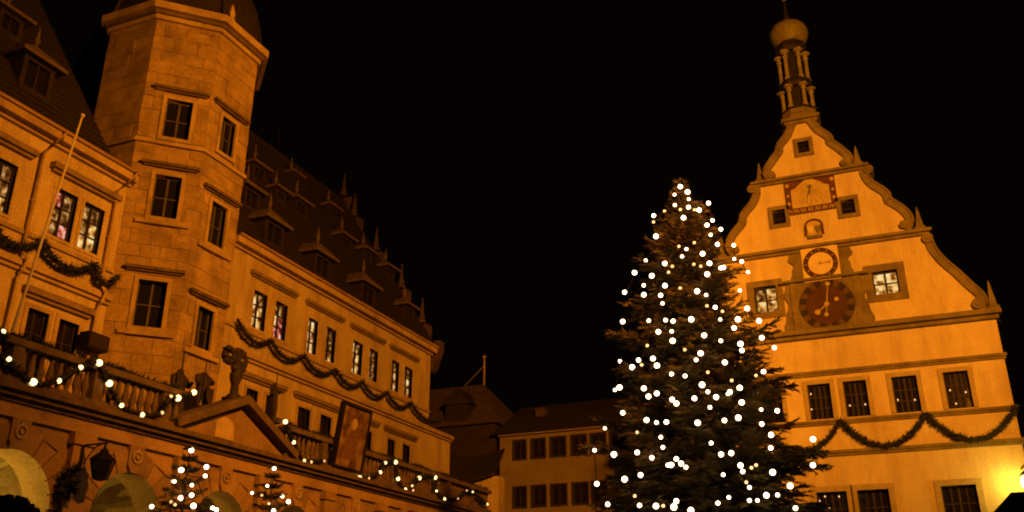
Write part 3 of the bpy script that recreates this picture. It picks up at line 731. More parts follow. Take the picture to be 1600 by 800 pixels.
# wreath and figures on the pediment
def figure(name, F, a, z0, h, label, cat, c=0.0, shield=False, wf=1.0):
    """A carved standing figure on a plinth: robe, arms, head, one mesh body grown by lofting."""
    t = thing(name, F.pt(a, z0, c), label, cat)
    m = MB(); m.box(F, a - 0.17 * h, a + 0.17 * h, z0, z0 + 0.12 * h, c - 0.16 * h, c + 0.16 * h); m.obj('plinth', M['bronze'], t)
    o = F.pt(a, z0 + 0.12 * h, c); k = h * 0.88
    b = bpy.data.meshes.new('body')
    vs = [(0, 0, 0.50), (0, 0, 0.64), (0, 0, 0.78), (0, 0, 0.86), (0, 0, 0.93), (-.06, 0, 0.48), (-.07, 0.02, 0.26), (-.075, 0, 0.03), (.06, 0, 0.48), (.075, .03, 0.26), (.08, 0.02, 0.03),
          (-.13, 0, 0.78), (-.17, 0.03, 0.63), (-.12, 0.13, 0.56), (.13, 0, 0.78), (.19, .02, 0.66), (.15, .12, .74), (-.08, .07, 0.0), (.085, .09, 0.0)]
    ed = [(0, 1), (1, 2), (2, 3), (3, 4), (0, 5), (5, 6), (6, 7), (0, 8), (8, 9), (9, 10), (2, 11), (11, 12), (12, 13), (2, 14), (14, 15), (15, 16), (7, 17), (10, 18)]
    rad = [.10, .095, .11, .042, .068, .075, .055, .035, .075, .055, .035, .05, .036, .03, .05, .036, .03, .03, .03]
    b.from_pydata([tuple(F.u * (x * k * wf) + F.n * (y * k) + _z * (zz * k) + o) for x, y, zz in vs], ed, [])
    ob = bpy.data.objects.new('body', b); COL.objects.link(ob)
    sk = ob.modifiers.new('s', 'SKIN'); ob.modifiers.new('d', 'SUBSURF').levels = 1
    for v_, r_ in zip(b.skin_vertices[0].data, rad): v_.radius = (r_ * k * wf, r_ * k * wf)
    b.skin_vertices[0].data[0].use_root = True
    me = bpy.data.meshes.new_from_object(ob.evaluated_get(bpy.context.evaluated_depsgraph_get()))
    bpy.data.objects.remove(ob); me.name = 'body'
    link('body', me, M['bronze'], t, smooth=True)
    if shield:
        m = MB(); m.prism(F, [(a - 0.02 * h, z0 + .55 * h), (a - 0.02 * h, z0 + .3 * h), (a + .09 * h, z0 + .17 * h), (a + .2 * h, z0 + .3 * h), (a + .2 * h, z0 + .55 * h)], c + .13 * h, c + .17 * h); m.obj('shield', M['bronze'], t)
    m = MB(); q = F.pt(a - 0.14 * h, z0 + 0.12 * h, c + 0.15 * h); m.tube([q, q + _z * h * 1.0], 0.012 * h, 6); m.obj('staff', M['bronze'], t)
    return t
aw, bw = FP.px(368, 562, -0.1)
wr = thing('crowning_sculpture', FP.pt(aw, 7.3, -0.1), 'dark carved ornament with two round shields crowning the peak of the pediment', 'sculpture')
m = MB(); m.box(FP, aw - 0.14, aw + 0.30, 7.3, 7.44, -0.30, 0.12); m.lathe(FP.pt(aw + 0.08, 7.44, -0.09), [(0.20, 0), (0.20, 0.05), (0.12, 0.12), (0.10, 0.34), (0.15, 0.48), (0.17, 0.62), (0.12, 0.8), (0.05, 0.95)], 10); m.obj('stem', M['bronze'], wr, smooth=True)
for X, Y, rr in ((357, 555, 0.24), (376, 564, 0.33)):
    a_, b_ = FP.px(X, Y, 0.0)
    m = MB(); ring_ = [FP.pt(a_ + (rr - 0.07) * math.cos(2 * math.pi * k / 20), b_ + (rr - 0.07) * 1.1 * math.sin(2 * math.pi * k / 20), 0.02 if rr < 0.3 else -0.06) for k in range(21)]
    m.tube(ring_, [0.085 + 0.02 * math.sin(k * 2.5) for k in range(21)], 8, cap=False); m.disc(FP, a_, b_, rr - 0.09, -0.12, 0.0, 16); so = m.obj('round_shield', M['bronze'], wr)
    m = MB(); m.lathe(FP.pt(a_ + 0.02, b_ - 0.04, 0.03), [(0.01, 0), (0.05, 0.02), (0.05, 0.07), (0.01, 0.09)], 8); m.obj('boss', M['pale_stone'], so, smooth=True)
af, bf = FP.px(292, 612, -0.6)
figure('statue', FP, af, 6.2, 1.95, 'dark carved figure standing tall in front of the tower door, staff in hand', 'statue', c=-0.9)
af2, bf2 = FP.px(428, 665, -0.2)
figure('statue', FP, FP.px(428, 640, 0.05)[0], 7.06, 1.25, 'small dark figure on the balcony rail just right of the pediment', 'statue', c=0.0)

# ---------------- conifers
def conifer(name, base, h, rad, label, cat='tree', group=None, whorls=30, per=11, z0f=0.1, dense=1.0, seed=1, needle=0.30, droop=0.25, power=0.85, long_ones=(), clear=(), tiers=False):
    rnd = random.Random(seed); base = V(base); kd = None
    if clear:      # keep the needles off the bulbs: a short gap in front of each
        ks = []
        for p in clear:
            v_ = (CAM - p).normalized(); ks += [p + v_ * (0.09 * i) for i in range(9)]
        kd = KDTree(len(ks))
        for i, p in enumerate(ks): kd.insert(p, i)
        kd.balance()
    t = thing(name, base, label, cat, group)
    tr = MB(); tr.tube([base + _z * (h * f) for f in (0, 0.3, 0.6, 0.85, 1.0)], [rad * 0.075, rad * 0.055, rad * 0.035, rad * 0.018, 0.008], 8); tr.obj('trunk', M['bark'], t)
    br = MB(); lf = MB()
    for wi in range(whorls):
        f = wi / (whorls - 1); z = h * (z0f + (0.985 - z0f) * f ** 0.92)
        Lw = rad * (1 - (z / h - z0f) / (1 - z0f)) ** power + 0.03
        if tiers: Lw *= (1.06, 0.90, 0.74, 0.94)[wi % 4] if f < 0.93 else 0.9
        if f > 0.86: Lw *= 1 - 0.45 * (f - 0.86) / 0.14
        n = max(4, int(per * (0.55 + 0.45 * (1 - f))))
        ph = rnd.uniform(0, 6.28)
        jobs = [(ph + 6.283 * k / n + rnd.uniform(-0.25, 0.25), Lw * rnd.choice((0.72, 0.85, 0.95, 1.0, 1.05, 1.14)) * rnd.uniform(0.93, 1.05)) for k in range(n)]
        for (zz, aa, ll) in long_ones:
            if abs(zz - z) <= h * 0.5 / whorls: jobs.append((aa, ll))
        for (az, L) in jobs:
            d = V((math.cos(az), math.sin(az), 0)); pts = []
            up0 = 0.55 * (f ** 1.5) + 0.05
            seg = 6
            for s in range(seg + 1):
                u = s / seg
                pts.append(base + _z * (z + L * (up0 * u - droop * u * (1 - f) * (1.25 - 0.75 * u))) + d * (L * u) + V((rnd.uniform(-1, 1), rnd.uniform(-1, 1), rnd.uniform(-1, 1))) * 0.03 * L * u)
            br.tube(pts, [0.02 * L * (1 - 0.85 * s / seg) + 0.004 for s in range(seg + 1)], 4, cap=False)
            side = V((-d.y, d.x, 0))
            ntw = max(5, int(L * 11 * dense))
            for k in range(ntw):
                u = 0.12 + 0.88 * (k + rnd.random()) / ntw
                i = min(int(u * seg), seg - 1); p = pts[i].lerp(pts[i + 1], u * seg - i)
                ax = (pts[i + 1] - pts[i]).normalized()
                for sg in (-1, 1):
                    tl = L * 0.40 * (1 - 0.72 * u) * rnd.uniform(0.6, 1.15) + needle * min(0.5, 0.25 * L + 0.1)
                    td = (ax * rnd.uniform(0.55, 1.0) + side * sg * rnd.uniform(0.6, 1.1) + _z * rnd.uniform(-0.30, 0.14)).normalized()
                    q = p; nn = max(2, int(tl / (needle * 0.42)))
                    for j in range(nn):
                        q2 = q + td * (tl / nn) + _z * (-0.02 * tl)
                        if kd and kd.find(q2)[2] < 0.13: q = q2; continue
                        # two crossed narrow sprigs of needles
                        for rr in range(3):
                            nv = td.cross(V((rnd.gauss(0, 1), rnd.gauss(0, 1), rnd.gauss(0, 1)))).normalized()
                            wv = nv * needle * rnd.uniform(0.07, 0.15); tip = q2 + (td + nv * rnd.uniform(-0.7, 0.7)) * needle * rnd.uniform(0.35, 0.9)
                            lf.add([q - wv * 0.35, q + td * (tl / nn) * 0.6 + wv, tip, q + td * (tl / nn) * 0.6 - wv], [(0, 1, 2, 3)])
                        q = q2
    set_props(br.obj('branches', M['bark'], t, fix=False), kind='stuff')
    set_props(lf.obj('needles', M['needles'], t, fix=False), kind='stuff')
    return t
BULB_R = 0.056
ico = bmesh.new(); bmesh.ops.create_icosphere(ico, subdivisions=2, radius=1.0); bulb_me = {}
for key in ('bulb', 'bulb_dim', 'bulb_warm'):
    me = bpy.data.meshes.new(key); ico.to_mesh(me); me.materials.append(M[key])
    for p in me.polygons: p.use_smooth = True
    bulb_me[key] = me
ico.free()
def light_string(pts, label, r=BULB_R, group=None, maxseg=1.6, cable=True, name='light_string', key='bulb'):
    """pts: (position, dim) list; the cable runs through the bulbs."""
    c = sum((p for p, _ in pts), V((0, 0, 0))) / len(pts)
    t = thing(name, c, label, 'string lights', group)
    if cable:
        run = []
        for (p, _), (q, _) in zip(pts, pts[1:]):
            if not run: run = [p + V((0, 0, -0.03))]
            if (p - q).length < maxseg: run += [(p + q) / 2 + V((0, 0, -0.08)), q + V((0, 0, -0.03))]
            else:
                if len(run) > 1: MB().tube(run, 0.010, 4, cap=False).obj('cable', M['iron'], t)
                run = []
        if len(run) > 1: MB().tube(run, 0.010, 4, cap=False).obj('cable', M['iron'], t)
    for p, dim in pts:
        o = link('bulb', bulb_me['bulb_dim' if dim else key], None, t, loc=p)
        rr = r * (0.62 if dim else random.uniform(0.62, 1.08)); o.scale = (rr, rr, rr)
    return t
def chain(pts):
    """order the bulbs from the top down, each to its nearest unused neighbour"""
    left = sorted(pts, key=lambda q: -q[0].z); out = [left.pop(0)]
    while left:
        j = min(range(len(left)), key=lambda i: (left[i][0] - out[-1][0]).length + 0.8 * abs(left[i][0].z - out[-1][0].z)); out.append(left.pop(j))
    return out

# big tree of the square
TD = 21.0
rt = ray(1062, 278); k_ = TD / math.hypot(rt.x, rt.y); tip = CAM + rt * k_
TB = V((tip.x, tip.y, 0)); TH = tip.z; TRAD = 2.9
TPOW = 0.76
BIG = """652,207,0 697,240,0 616,257,0 705,285,0 828,310,0 618,322,0 703,335,0 740,352,1 769,353,0 652,350,1 553,360,1 486,388,0 484,428,1 672,401,0 853,418,0 819,447,0 905,473,0 842,508,0 500,517,0 884,567,0 986,573,0 739,557,1 690,597,0 643,580,1 663,643,0 791,626,0 436,668,0 555,687,0 602,705,1 834,686,0 905,715,0 922,712,0 989,658,0 1036,675,0 779,705,1 736,692,1 366,744,0 474,764,0 578,742,1 820,754,0 1075,741,0"""
MID = """424,103,0 556,105,0 304,147,0 424,162,0 529,166,0 541,216,0 651,121,1 757,140,0 813,164,0 818,232,1 870,241,0 915,266,1 1024,136,0 1070,248,0 292,330,0 455,324,0 560,321,0 607,327,0 720,316,0 901,317,0 1012,316,0 1144,325,0 515,394,0 598,391,0 604,450,0 445,480,1 680,506,1 801,416,0 905,450,0 988,370,0 1028,469,0 1037,510,0 1161,431,0 1240,493,0 779,528,0 751,569,0 930,585,0 274,579,0 391,571,0 351,615,0 410,601,1 481,561,0 506,605,0 597,658,0 682,670,0 824,647,1 973,698,1 1172,643,0 1125,667,1 788,725,0 824,769,0 1023,744,0 950,782,0 962,770,0 272,741,0 244,757,0 424,747,0 505,779,0 453,798,0"""
LOW = """601,97,0 628,122,0 740,90,0 876,82,0 837,146,0 1036,115,0 1157,160,0 1257,168,0 292,180,0 441,225,0 503,241,0 565,238,0 760,243,0 928,228,0 1014,211,0 1161,250,0 180,277,0 382,303,1 530,333,0 543,396,0 845,369,0 1219,318,0 1217,400,0 1481,345,0 116,414,0 237,441,0 382,428,0 474,461,0 575,507,0 596,506,0 627,468,0 657,497,0 687,520,0 907,440,0 970,432,0 1028,509,0 1042,547,0 1097,524,1 1126,507,1 920,567,0 1229,552,0 1481,507,0 304,595,0 404,569,0 130,624,0 367,700,1 198,752,0 397,759,0 500,763,0 627,732,0 611,769,0 718,790,0 955,709,0 887,745,0 1084,647,0 1064,614,1 1190,696,0 1260,694,0 1084,728,0 1134,728,0 1338,637,0 1372,776,0 545,762,1"""
def parse(s, ox, oy, sc):
    return [(float(a) / sc + ox, float(b) / sc + oy, d == '1') for a, b, d in (q.split(',') for q in s.split())]
def on_cone(X, Y, base, h, rad, z0, grow=1.05, power=0.72):
    """the near side of the crown's cone where the ray meets it, else the crown's outline beside the axis"""
    d = ray(X, Y); best = None
    t0 = (base - CAM).dot(V((d.x, d.y, 0))) / (d.x ** 2 + d.y ** 2)
    t = t0 - rad * 1.3
    while t < t0:
        p = CAM + d * t; f = (h - p.z) / (h - z0)
        e = math.hypot(p.x - base.x, p.y - base.y) - rad * grow * (max(f, 0.0) ** power)
        if e <= 0: return p
        if best is None or e < best[0]: best = (e, p)
        t += 0.02
    return best[1]
z0 = TH * 0.10
pts = [(on_cone(X, Y, TB, TH, TRAD, z0), dm) for X, Y, dm in parse(BIG, 900, 240, 4) + parse(MID, 900, 420, 4) + parse(LOW, 900, 600, 4)]
fir = conifer('fir_tree', TB, TH, TRAD, 'tall dark fir tree covered with white fairy lights in front of the gabled house', 'tree', whorls=50, per=15, z0f=0.10, seed=11, needle=0.15, dense=1.15, droop=0.20, power=TPOW, clear=[p for p, _ in pts], tiers=True,
               long_ones=[(4.95, HEAD - 0.1, 2.5), (7.7, HEAD, 1.85), (6.4, HEAD - 0.3, 2.1), (5.2, HEAD + 3.1, 2.5)])
light_string(chain(pts), 'white fairy lights strung all over the tall fir tree', maxseg=0.8)
# two small lit trees before the arcade
SM = [((298, 703), "565,248,0 475,425,0 700,398,0 690,478,0 570,560,0 568,650,0 470,675,0 415,528,0 395,525,1 212,752,0 585,745,0 755,765,0 790,780,0 420,735,1 385,710,1", 1.25, 'slim dark little fir with fairy lights before the arcade, nearer the lantern', 'fairy lights on the slim little fir nearer the lantern', 3),
      ((428, 732), "1305,412,0 1245,567,0 1108,630,0 1195,650,1 1375,657,0 1432,708,0 1258,725,1 1300,790,0", 1.2, 'little fir with fairy lights before the arcade, just under the right slope of the pediment', 'fairy lights on the little fir under the right slope of the pediment', 5)]
FQ = Face((-13.6, 0, 0), (0, 1, 0))
for (tx, ty), s, rd, lab, lab2, sd in SM:
    a, b = FQ.px(tx, ty - 6); base = FQ.pt(a, 0)
    conifer('small_fir_tree', base, b, rd, lab, 'tree', 'small lit firs before the arcade', whorls=18, per=10, z0f=0.14, seed=sd, needle=0.15, droop=0.18, dense=1.0)
    light_string(chain([(on_cone(X, Y, base, b, rd, b * 0.14, 1.0, 0.85), dm) for X, Y, dm in parse(s, 200, 660, 5.714)]), lab2, 0.05, 'fairy lights on the small firs')
ag, bg_ = FP.px(324, 640, -0.2)
figure('statue', FP, ag, 6.9, 1.15, 'broad dark carved figure with a shield between the tall figure and the pediment peak', 'statue', c=-0.45, shield=True, wf=1.7)
# lights and garlands along the balustrade
FB = Face((XP + 0.27, 0, 0), (0, 1, 0))
def rail_lights(px_list, label, r=0.072):
    pts = [(FB.pt(*FB.px(X, Y)), dm) for X, Y, dm in px_list]
    light_string(pts, label, r, 'string lights along the balcony', key='bulb_warm')
    return pts
Lp = rail_lights([(-40, 540, 0), (5, 518, 0), (14, 561, 0), (52, 597, 0), (92, 595, 0), (126, 574, 0), (155, 567, 0), (171, 599, 0), (190, 633, 0), (222, 648, 0), (253, 645, 1), (267, 619, 1), (278, 622, 0), (303, 613, 0)], 'white bulbs strung in swags on the balcony left of the pediment')
Rp = rail_lights([(446, 659, 0), (459, 691, 0), (475, 720, 0), (486, 722, 1), (506, 720, 1)], 'three white bulbs running down the balcony between pediment and banner')
Sp = rail_lights([(562, 746, 0), (576, 747, 1), (594, 738, 0), (602, 723, 0), (618, 722, 0), (622, 748, 0), (633, 765, 0), (645, 766, 1), (644, 759, 1), (655, 747, 0), (680, 746, 0), (682, 767, 0), (694, 780, 0), (715, 779, 1), (729, 767, 1), (738, 768, 0), (761, 788, 0)], 'zigzag string of white bulbs on the far balcony end, right of the banner')
def rail_garland(pp, label):
    P = [p + V((-0.03, 0, 0)) for p, _ in pp]
    Q_ = spline([tuple(p) for p in P], 4)
    garland('fir_garland', [V(q) for q in Q_], label, None, 0.075, 200, length=0.13)
rail_garland(Lp, 'fir garland looped under the bulbs on the balcony left of the pediment')
rail_garland(Rp, 'fir garland under the bulbs between the pediment and the banner')
rail_garland(Sp, 'fir garland zigzagging along the far balcony end, right of the banner')
# the evergreen trim lying on the rail
rt_pts = [FP.pt(a, 7.13 + 0.03 * math.sin(a * 3), 0.06) for a in [8.6 + 0.25 * k for k in range(35)]]
garland('fir_garland', rt_pts, 'straight fir trim lying on the balcony rail left of the pediment', None, 0.09, 220, length=0.14)
rt_pts = [FP.pt(a, 7.13 + 0.03 * math.sin(a * 3), 0.06) for a in [21.7 + 0.25 * k for k in range(57)]]
garland('fir_garland', rt_pts, 'straight fir trim lying on the balcony rail right of the pediment', None, 0.08, 220, length=0.14)

# framed picture banner
bn = thing('picture_banner', FP.pt(24.9, 6.4, 0.2), 'tall dark framed painted banner leaning out from the balcony', 'banner')
def bpt(a, b, c):   # leans outwards with height
    return FP.pt(a, b, 0.24 + (b - 6.4) * 0.14 + c)
A0, A1, B0, B1 = 23.92, 25.58, 6.30, 8.28
def bbox(m, a0, a1, b0, b1, c0, c1):
    m.hexa([bpt(a0, b0, c1), bpt(a1, b0, c1), bpt(a1, b0, c0), bpt(a0, b0, c0), bpt(a0, b1, c1), bpt(a1, b1, c1), bpt(a1, b1, c0), bpt(a0, b1, c0)])
m = MB(); bbox(m, A0, A0 + 0.09, B0, B1, -0.12, 0.05); bbox(m, A1 - 0.07, A1, B0, B1, -0.12, 0.05); bbox(m, A0 + 0.09, A1 - 0.07, B1 - 0.09, B1, -0.12, 0.05); bbox(m, A0 + 0.09, A1 - 0.07, B0, B0 + 0.06, -0.12, 0.05)
m.obj('frame', M['iron'], bn)
m = MB(); bbox(m, A0 + 0.09, A1 - 0.07, B0 + 0.06, B1 - 0.09, -0.08, 0.0); m.obj('picture', M['picture'], bn)
pc = (A0 + A1) / 2
def bprism(name, poly, c, mat):
    m = MB(); n = len(poly); m.add([bpt(a, b, c) for a, b in poly] + [bpt(a, b, 0.0) for a, b in poly], [tuple(range(n))] + [(n + k, n + (k + 1) % n, (k + 1) % n, k) for k in range(n)]); m.obj(name, mat, bn)
bprism('painted_figure', [(pc - .42, 6.62), (pc + .40, 6.62), (pc + .34, 7.25), (pc + .20, 7.52), (pc - .18, 7.52), (pc - .36, 7.2)], 0.006, M['banner_brown'])
bprism('painted_head', [(pc + .15 * math.cos(t * .524), 7.70 + .19 * math.sin(t * .524)) for t in range(12)], 0.009, M['sandstone'])

# lantern on its bracket
FLn = Face((-15.4, 0, 0), (0, 1, 0))
la, lb = FLn.px(159, 731)
ln = thing('hanging_lantern', FLn.pt(la, lb - 0.3), 'unlit black hexagonal lantern hanging from a wall bracket on the arcade', 'lantern')
o_ = FLn.pt(la, lb)
m = MB(); m.lathe(o_ + V((0, 0, -0.24)), [(0.13, 0), (0.15, 0.02), (0.235, 0.36), (0.25, 0.38)], 6); m.obj('glass_body', M['glass'], ln)
m = MB(); m.lathe(o_ + V((0, 0, 0.145)), [(0.28, 0), (0.27, 0.03), (0.14, 0.14), (0.09, 0.17), (0.09, 0.22), (0.03, 0.26), (0.02, 0.34)], 6); m.obj('cap', M['iron'], ln)
m = MB()
for k in range(6):
    t = k * math.pi / 3
    m.tube([o_ + V((0.15 * math.cos(t), 0.15 * math.sin(t), -0.24)), o_ + V((0.248 * math.cos(t), 0.248 * math.sin(t), 0.14))], 0.014, 4)
m.lathe(o_ + V((0, 0, -0.27)), [(0.04, 0), (0.15, 0.03), (0.15, 0.05)], 6); m.obj('cage', M['iron'], ln)
wa = FP.pt(FP.px(126, 700, 0.2)[0] - 0.3, 5.18, 0.16); tp = o_ + V((0, 0, 0.49))
m = MB(); m.tube([V((wa.x, tp.y, tp.z + 0.02)), tp + V((0.05, 0, 0.02))], 0.022, 5)
m.tube([tp + V((0, 0, 0.02)), o_ + V((0, 0, 0.46))], 0.015, 5)
cv = spline([(wa.x, tp.y, tp.z - 0.45), (wa.x + 0.14, tp.y, tp.z - 0.30), (wa.x + 0.36, tp.y, tp.z - 0.05), (wa.x + 0.5, tp.y, tp.z)], 5)
m.tube(cv, 0.015, 5); m.box(FLn, tp.y - 0.04, tp.y + 0.04, tp.z - 0.55, tp.z + 0.08, wa.x + 15.4 - 0.02, wa.x + 15.4 + 0.02); m.obj('bracket', M['iron'], ln)
# hanging fir ball on the pilaster, dark bush in the first arch
ha, hb = FP.px(113, 750, 0.4)
hbq = thing('fir_bunch', FP.pt(ha, hb, 0.4), 'dark bunch of fir hung on the pilaster left of the lantern', 'fir decoration')
cpt = [FP.pt(ha, hb + z, 0.36) for z in (0.22, 0.1, 0.0, -0.14, -0.3)]
m = MB(); m.tube(cpt, [0.05, 0.12, 0.14, 0.09, 0.03], 7); m.obj('core', M['evergreen'], hbq)
sp = MB(); sprig_tube(cpt, 0.2, 900, sp, 0.17); set_props(sp.obj('fir_sprigs', M['evergreen'], hbq, fix=False), kind='stuff')
m = MB(); m.tube([FP.pt(ha, hb + 0.2, 0.36), FP.pt(ha, hb + 0.42, 0.15)], 0.012, 4); m.obj('hook', M['iron'], hbq)
FBu = Face((-14.6, 0, 0), (0, 1, 0)); ba, bz_ = FBu.px(20, 776)
bt = thing('round_bush', FBu.pt(ba, 0), 'dark round topped bush standing before the leftmost lit arch', 'bush')
m = MB(); m.tube([FBu.pt(ba, 0), FBu.pt(ba, bz_ - 0.4)], [0.09, 0.05], 7); m.obj('trunk', M['bark'], bt)
lf = MB(); rb = random.Random(4)
for k in range(5200):
    d = V((rb.gauss(0, 1), rb.gauss(0, 1), rb.gauss(0, 1))).normalized(); rr = 0.75 * rb.random() ** 0.4
    p = FBu.pt(ba, bz_ - 0.62) + V((d.x * rr * 0.7, d.y * rr * 0.85, d.z * rr * 0.85)); n_ = V((rb.gauss(0, 1), rb.gauss(0, 1), rb.gauss(0, 1))).normalized(); q = n_.orthogonal().normalized() * 0.05
    lf.add([p - q, p + n_ * 0.03, p + q, p - n_ * 0.07], [(0, 1, 2, 3)])
set_props(lf.obj('leaves', M['evergreen'], bt, fix=False), kind='stuff')

# ================================================================== GABLED HOUSE (right)
YG = 36.0
FT = Face((0, YG, 0), (1, 0, 0))
A_C = -1.835
def tp_(X, Y, c=0.0): return FT.px(X, Y, c)
def mir(a): return 2 * A_C - a
gab = thing('gabled_house', (A_C, YG + 5, 0), 'floodlit yellow house with a curled Renaissance gable, two clocks and a roof turret', 'house')
ZC4 = tp_(1556, 497)[1]; ZC3 = tp_(1440, 367)[1]; ZC2 = tp_(1356, 263)[1]; ZC1 = tp_(1262, 190)[1]
AR = tp_(1556, 497)[0]
ZS2 = tp_(1572, 556)[1]; ZS3 = tp_(1586, 638)[1]; ZS4 = tp_(1600, 689)[1]
sc3 = [tp_(*p) for p in [(1527, 484), (1529, 468), (1509, 449), (1489, 430), (1468, 412), (1452, 392), (1442, 370)]]
sc2 = [tp_(*p) for p in [(1411, 358), (1416, 345), (1406, 332), (1386, 319), (1382, 314), (1378, 305), (1358, 292), (1347, 278), (1344, 265)]]
sc1 = [tp_(*p) for p in [(1317, 260), (1322, 250), (1308, 237), (1293, 226), (1290, 218), (1274, 207), (1261, 191)]]
def tier(sc, zb, zt):
    s = spline(sc, 5)
    return [(a, min(max(b, zb), zt)) for a, b in s]
t3, t2, t1 = tier(sc3, ZC4, ZC3), tier(sc2, ZC3, ZC2), tier(sc1, ZC2, ZC1)
# openings, symmetric pairs where the photograph shows them so
wtop = rpx(FT, 1248, 240.5, 1263, 220)
w_l = rpx(FT, 1209, 352, 1226, 327); w_r = rpx(FT, 1316, 336, 1334, 311)
lit_r = rpx(FT, 1367, 461, 1401, 421); lit_r = (lit_r[0], lit_r[1], lit_r[2] - 0.02, lit_r[3])
lit_l = rpx(FT, 1182, 490, 1212, 446)
def rowwin(x0, x1, yb, yt):
    a0 = tp_(x0, (yb + yt) / 2)[0]; a1 = tp_(x1, (yb + yt) / 2)[0]; return a0, a1
row = []
for (x0, x1, yt, yb) in [(1264, 1300, 602, 655), (1320, 1357, 597, 650), (1396, 1436, 588, 642), (1477, 1517, 581, 637)]:
    a0, a1 = rowwin(x0, x1, yb, yt); row.append((a0, a1))
zr0 = tp_(1500, 638)[1]; zr1 = tp_(1500, 580)[1]
wL = row[0][1] - row[0][0]
a_e = tp_(1224, 640)[0]
row = [(a_e - wL, a_e), (a_e - 2.4, a_e - 2.4 + wL), (mir(row[3][1]), mir(row[3][0]))] + row
row = sorted(row)
keep = []
for r in row:
    if not keep or r[0] > keep[-1][1] + 0.2: keep.append(r)
row = keep
lowrow = []
for (x0, x1) in [(1276, 1323), (1340, 1389), (1472, 1527)]:
    lowrow.append((tp_(x0, 775)[0], tp_(x1, 770)[0]))
zlo1 = tp_(1500, 758)[1]; zlo0 = zlo1 - 1.75
lowrow = [(mir(lowrow[2][1]), mir(lowrow[2][0]))] + lowrow
ops = [wtop, w_l, w_r, lit_r, lit_l] + [(a, b, zr0, zr1) for a, b in row] + [(a, b, zlo0, zlo1) for a, b in lowrow]
right = [(AR, 0), (AR, ZC4)] + t3 + t2 + t1
left = [(mir(a), b) for a, b in right][::-1]
outl = []
for p in right + left:
    if not outl or abs(p[0] - outl[-1][0]) + abs(p[1] - outl[-1][1]) > 1e-3: outl.append(p)
panel('wall', FT, outl, [rect(*r) for r in ops], 0.5, M['plaster_warm'], gab)
# body of the house and roof behind the gable
m = MB(); m.wbox((mir(AR), YG + 0.5, 0), (mir(AR) + 0.4, YG + 12, ZC4)); m.wbox((AR - 0.4, YG + 0.5, 0), (AR, YG + 12, ZC4)); m.wbox((mir(AR) + 0.4, YG + 11.6, 0), (AR - 0.4, YG + 12, ZC4)); m.obj('wall', M['plaster_warm'], gab)
m = MB(); m.wbox((mir(AR) + 0.5, YG + 1.6, 0), (AR - 0.5, YG + 1.7, ZC4)); m.wbox((A_C - 3, YG + 1.6, ZC4), (A_C + 3, YG + 1.7, ZC3)); m.wbox((A_C - 1.2, YG + 1.6, ZC3), (A_C + 1.2, YG + 1.7, ZC2 + 1)); m.obj('inner_wall', M['dark_plaster'], gab)
m = MB(); zrg = ZC1 - 0.8
m.add([(mir(AR) - 0.2, YG + 0.45, ZC4), (AR + 0.2, YG + 0.45, ZC4), (A_C, YG + 0.45, zrg), (mir(AR) - 0.2, YG + 12, ZC4), (AR + 0.2, YG + 12, ZC4), (A_C, YG + 12, zrg)],
      [(0, 1, 2), (3, 5, 4), (1, 4, 5, 2), (0, 2, 5, 3), (0, 3, 4, 1)])
m.obj('roof', M['roof_tile'], gab)
# copings
def ribbon(sc, name, w, flip=False, grow=1.0):
    P = [V(p) for p in sc]
    if flip: P = [V((mir(p.x), p.y)) for p in P]
    out = []; inn = []
    for i, p in enumerate(P):
        d = (P[min(i + 1, len(P) - 1)] - P[max(i - 1, 0)]).normalized(); nn = V((d.y, -d.x)) if not flip else V((-d.y, d.x))
        out.append(p + nn * w); inn.append(p - nn * 0.03)
    m = MB(); n = len(P)
    vs = [FT.pt(*p, 0.12) for p in out] + [FT.pt(*p, 0.12) for p in inn] + [FT.pt(*p, -0.52) for p in out] + [FT.pt(*p, -0.52) for p in inn]
    fs = []
    for k in range(n - 1):
        fs += [(k, k + 1, n + k + 1, n + k), (2 * n + k + 1, 2 * n + k, 3 * n + k, 3 * n + k + 1), (2 * n + k, 2 * n + k + 1, k + 1, k), (n + k, n + k + 1, 3 * n + k + 1, 3 * n + k)]
    fs += [(0, n, 3 * n, 2 * n), (n - 1, 3 * n - 1, 4 * n - 1, 2 * n - 1)]
    m.add(vs, fs); m.obj(name, M['olive_trim'], gab)
    # raised outer roll
    m = MB(); m.tube([FT.pt(*(p + (q - p) * 0.92), 0.13) for p, q in zip(inn, out)], 0.05, 6); m.obj('coping_roll', M['olive_trim'], gab)
for t in (t3, t2, t1):
    for fl in (False, True): ribbon(t, 'scroll_coping', 0.27, fl)
def volute(a, b, r):
    m = MB(); m.disc(FT, a, b, r, -0.5, 0.20, 16); m.obj('volute', M['olive_trim'], gab)
    m = MB(); m.disc(FT, a, b, r * 0.45, 0.19, 0.25, 12); m.obj('volute_eye', M['olive_trim'], gab)
for (X, Y, r) in [(1357, 267, 0.19), (1449, 374, 0.2), (1527, 476, 0.2), (1412, 353, 0.16), (1319, 256, 0.15)]:
    a, b = tp_(X, Y); volute(a + (0.0), b, r); volute(mir(a), b, r)
